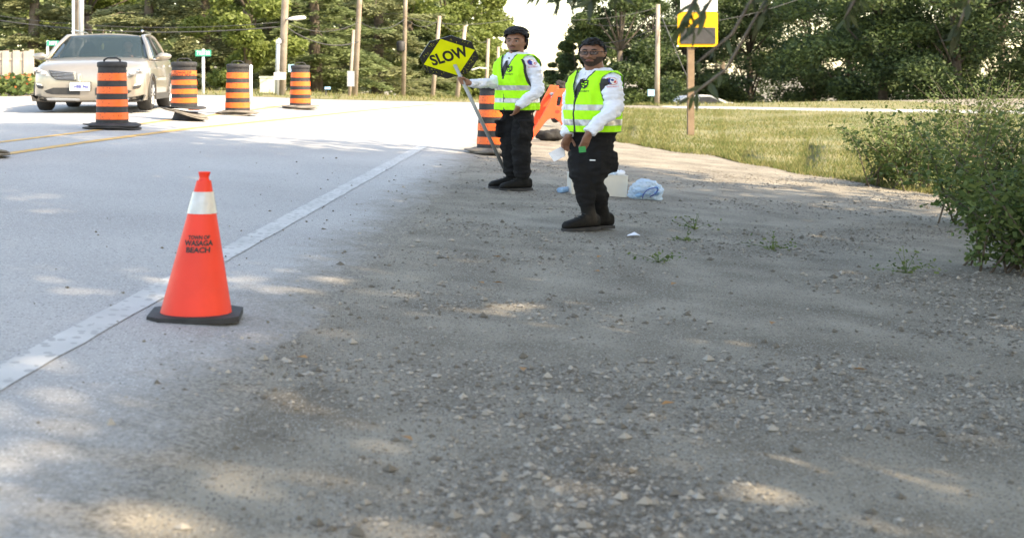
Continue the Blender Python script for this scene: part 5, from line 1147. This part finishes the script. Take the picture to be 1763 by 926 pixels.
for e in (-1, 1):
    MB().tube([cp(e * (wb + .06), by + .05, bz - .02), cp(e * (wb * .55 + wt_ * .45 + .035), (by + ty) / 2, (bz + tz_) / 2 + .02), cp(e * (wt_ + .02), ty, tz_), cp(e * .63, 2.8, 1.60), cp(e * .6, 3.75, 1.56), cp(e * .66, 4.15, 1.35), cp(e * .74, 4.4, 1.08)], [.04, .038, .036, .034, .034, .045, .05], 10).build('pillar', M['car'], th, True)
    quad_sheet([cp(e * .83, 1.45, 1.075), cp(e * .85, 2.4, 1.09), cp(e * .655, 2.4, 1.55), cp(e * .655, 2.02, 1.53)], 'side_window', M['glass'], 6, (e * .03, 0, 0))
    quad_sheet([cp(e * .85, 2.47, 1.09), cp(e * .83, 3.75, 1.11), cp(e * .635, 3.6, 1.52), cp(e * .652, 2.47, 1.55)], 'side_window', M['glass'], 6, (e * .03, 0, 0))
    MB().tube([cp(e * .865, 2.435, 1.07), cp(e * .66, 2.435, 1.56)], [.034, .028], 8).build('pillar', M['dark'], th, True)
    MB().tube([cp(e * .86, 1.35, 1.065), cp(e * .87, 2.4, 1.08), cp(e * .85, 3.8, 1.10)], .016, 8).build('window_trim', M['chrome'], th, True)
    MB().tube([cp(e * .60, 2.1, 1.655), cp(e * .59, 2.2, 1.68), cp(e * .57, 3.5, 1.67), cp(e * .56, 3.6, 1.64)], .018, 8).build('roof_rail', M['chrome'], th, True)
    mr = MB().limb([cp(e * .93, 1.50, 1.10), cp(e * 1.01, 1.49, 1.125), cp(e * 1.10, 1.53, 1.13)], [.045, .085, .065], 12).build('mirror', M['car'], th, True)
    for wy in WY:
        wl = MB().lathe(cp(0, 0, 0), [(.2, -.11), (.30, -.115), (.345, -.09), (.355, 0), (.345, .09), (.30, .115), (.2, .11)], 30); v = wl.v[0] - cp(0, 0, 0); v = np.stack([v[:, 2], v[:, 1], v[:, 0]], 1) + cp(e * .815, wy, .355); wl.v[0] = v
        tw_ = wl.build('wheel', M['tyre'], th, True, fix=True)
        MB().tube([cp(e * .86, wy, .355), cp(e * .915, wy, .355)], [.235, .225], 24).build('rim', M['rim'], tw_, True)
        for k in range(10):
            a = 2 * PI * k / 10; d = np.array([0, math.cos(a), math.sin(a)]); MB().tube([cp(e * .922, wy, .355) + d * .05, cp(e * .93, wy, .355) + d * .215], [.022, .016], 5).build('spoke', M['rim'], tw_)
        a = np.linspace(-.25, PI + .25, 20); MB().tube([cp(e * .925, wy + .41 * math.cos(t), .36 + .405 * math.sin(t)) for t in a], .022, 8).build('wheel_arch', M['grey_pl'], th, True)
    MB().box(cp(e * .915, 2.2, .31), (.05, 1.9, .13)).build('sill', M['grey_pl'], th)
    for y in (2.2, 3.15): MB().tube([cp(e * .948, y, .93), cp(e * .952, y + .2, .935)], .014, 6).build('door_handle', M['chrome'], th, True)
quad_sheet([cp(-.62, 4.42, 1.1), cp(.62, 4.42, 1.1), cp(.56, 3.78, 1.56), cp(-.56, 3.78, 1.56)], 'rear_window', M['glass'], 6)
MB().box(cp(0, 2.8, .30), (1.5, 2.9, .14)).build('floor_pan', M['dark'], th); MB().box(cp(0, 1.5, 1.06), (1.5, .3, .06)).build('dashboard', M['dark'], th)
for e in (-1, 1): MB().limb([cp(e * .36, 2.35, 1.0), cp(e * .36, 2.42, 1.25), cp(e * .36, 2.44, 1.36)], [.2, .16, .1], 12).build('front_seat', M['dark'], th, True)
wsp = onb(0, 0) * 0 + cp(-.02, 1.72, 1.40); MB().limb([wsp, wsp - [0, 0, .06], wsp - [0, 0, .13]], [.008, .028, .02], 8).build('hanging_ornament', mat('ornament', (.5, .55, .2), .7), th, True)
MB().box(cp(0, 1.80, 1.47), (.22, .03, .06)).build('rear_view_mirror', M['dark'], th)
a = np.linspace(0, 2 * PI, 18, endpoint=False); swc = cp(.36, 1.78, 1.06); MB().tube([swc + [.17 * math.cos(t), .05 * math.sin(t), .165 * math.sin(t)] for t in a] + [swc + [.17, 0, 0]], .014, 6).build('steering_wheel', M['dark'], th, True)
# driver
db = cp(.36, 2.15, .75); dv = thing('person', 'driver sitting behind the windscreen of the beige car', 'person', db); hd = cp(.36, 2.12, 1.36)
hm, H = head_mesh(hd, .95, .0); mb = MB(); merge(mb, hm); mb.limb([db + [0, .1, 0], db + [0, .08, .2], db + [0, .03, .36], db + [0, 0, .48]], [.17, .16, .14, .06], 14); mb.limb([hd - [0, 0, .2], hd - [0, 0, .05]], [.055, .055], 10)
for e in (-1, 1):
    h_ = swc + [e * .16, 0, .05]; mb.limb([db + [e * .17, .03, .36], db + [e * .24, -.1, .15], h_], [.06, .05, .03], 10); mb.limb([h_ + [0, 0, -.02], h_ + [0, -.02, .02], h_ + [0, 0, .05]], [.02, .025, .015], 8)
    mb.limb([db + [e * .1, 0, .0], db + [e * .14, -.42, .04], db + [e * .14, -.55, -.3]], [.09, .07, .05], 10)
V, Fc, N = remesh(mb, .012, 3); MB().add(V, Fc).build('body', M['skin1'], dv, True)
mb = MB().limb([db + [0, .1, .02], db + [0, .08, .2], db + [0, .03, .36], db + [0, .01, .42]], [.185, .175, .155, .08], 16)
for e in (-1, 1): mb.limb([db + [e * .16, .03, .36], db + [e * .21, -.03, .25]], [.075, .068], 12)
V, Fc, N = remesh(mb, .014, 3); MB().add(V, Fc).build('shirt', mat('pale_shirt', (.5, .52, .55), .85), dv, True)
mb = MB().ell(hd + [0, .03, .045], (.085, .095, .10), 16); mb.build('hair', M['hair'], dv, True)
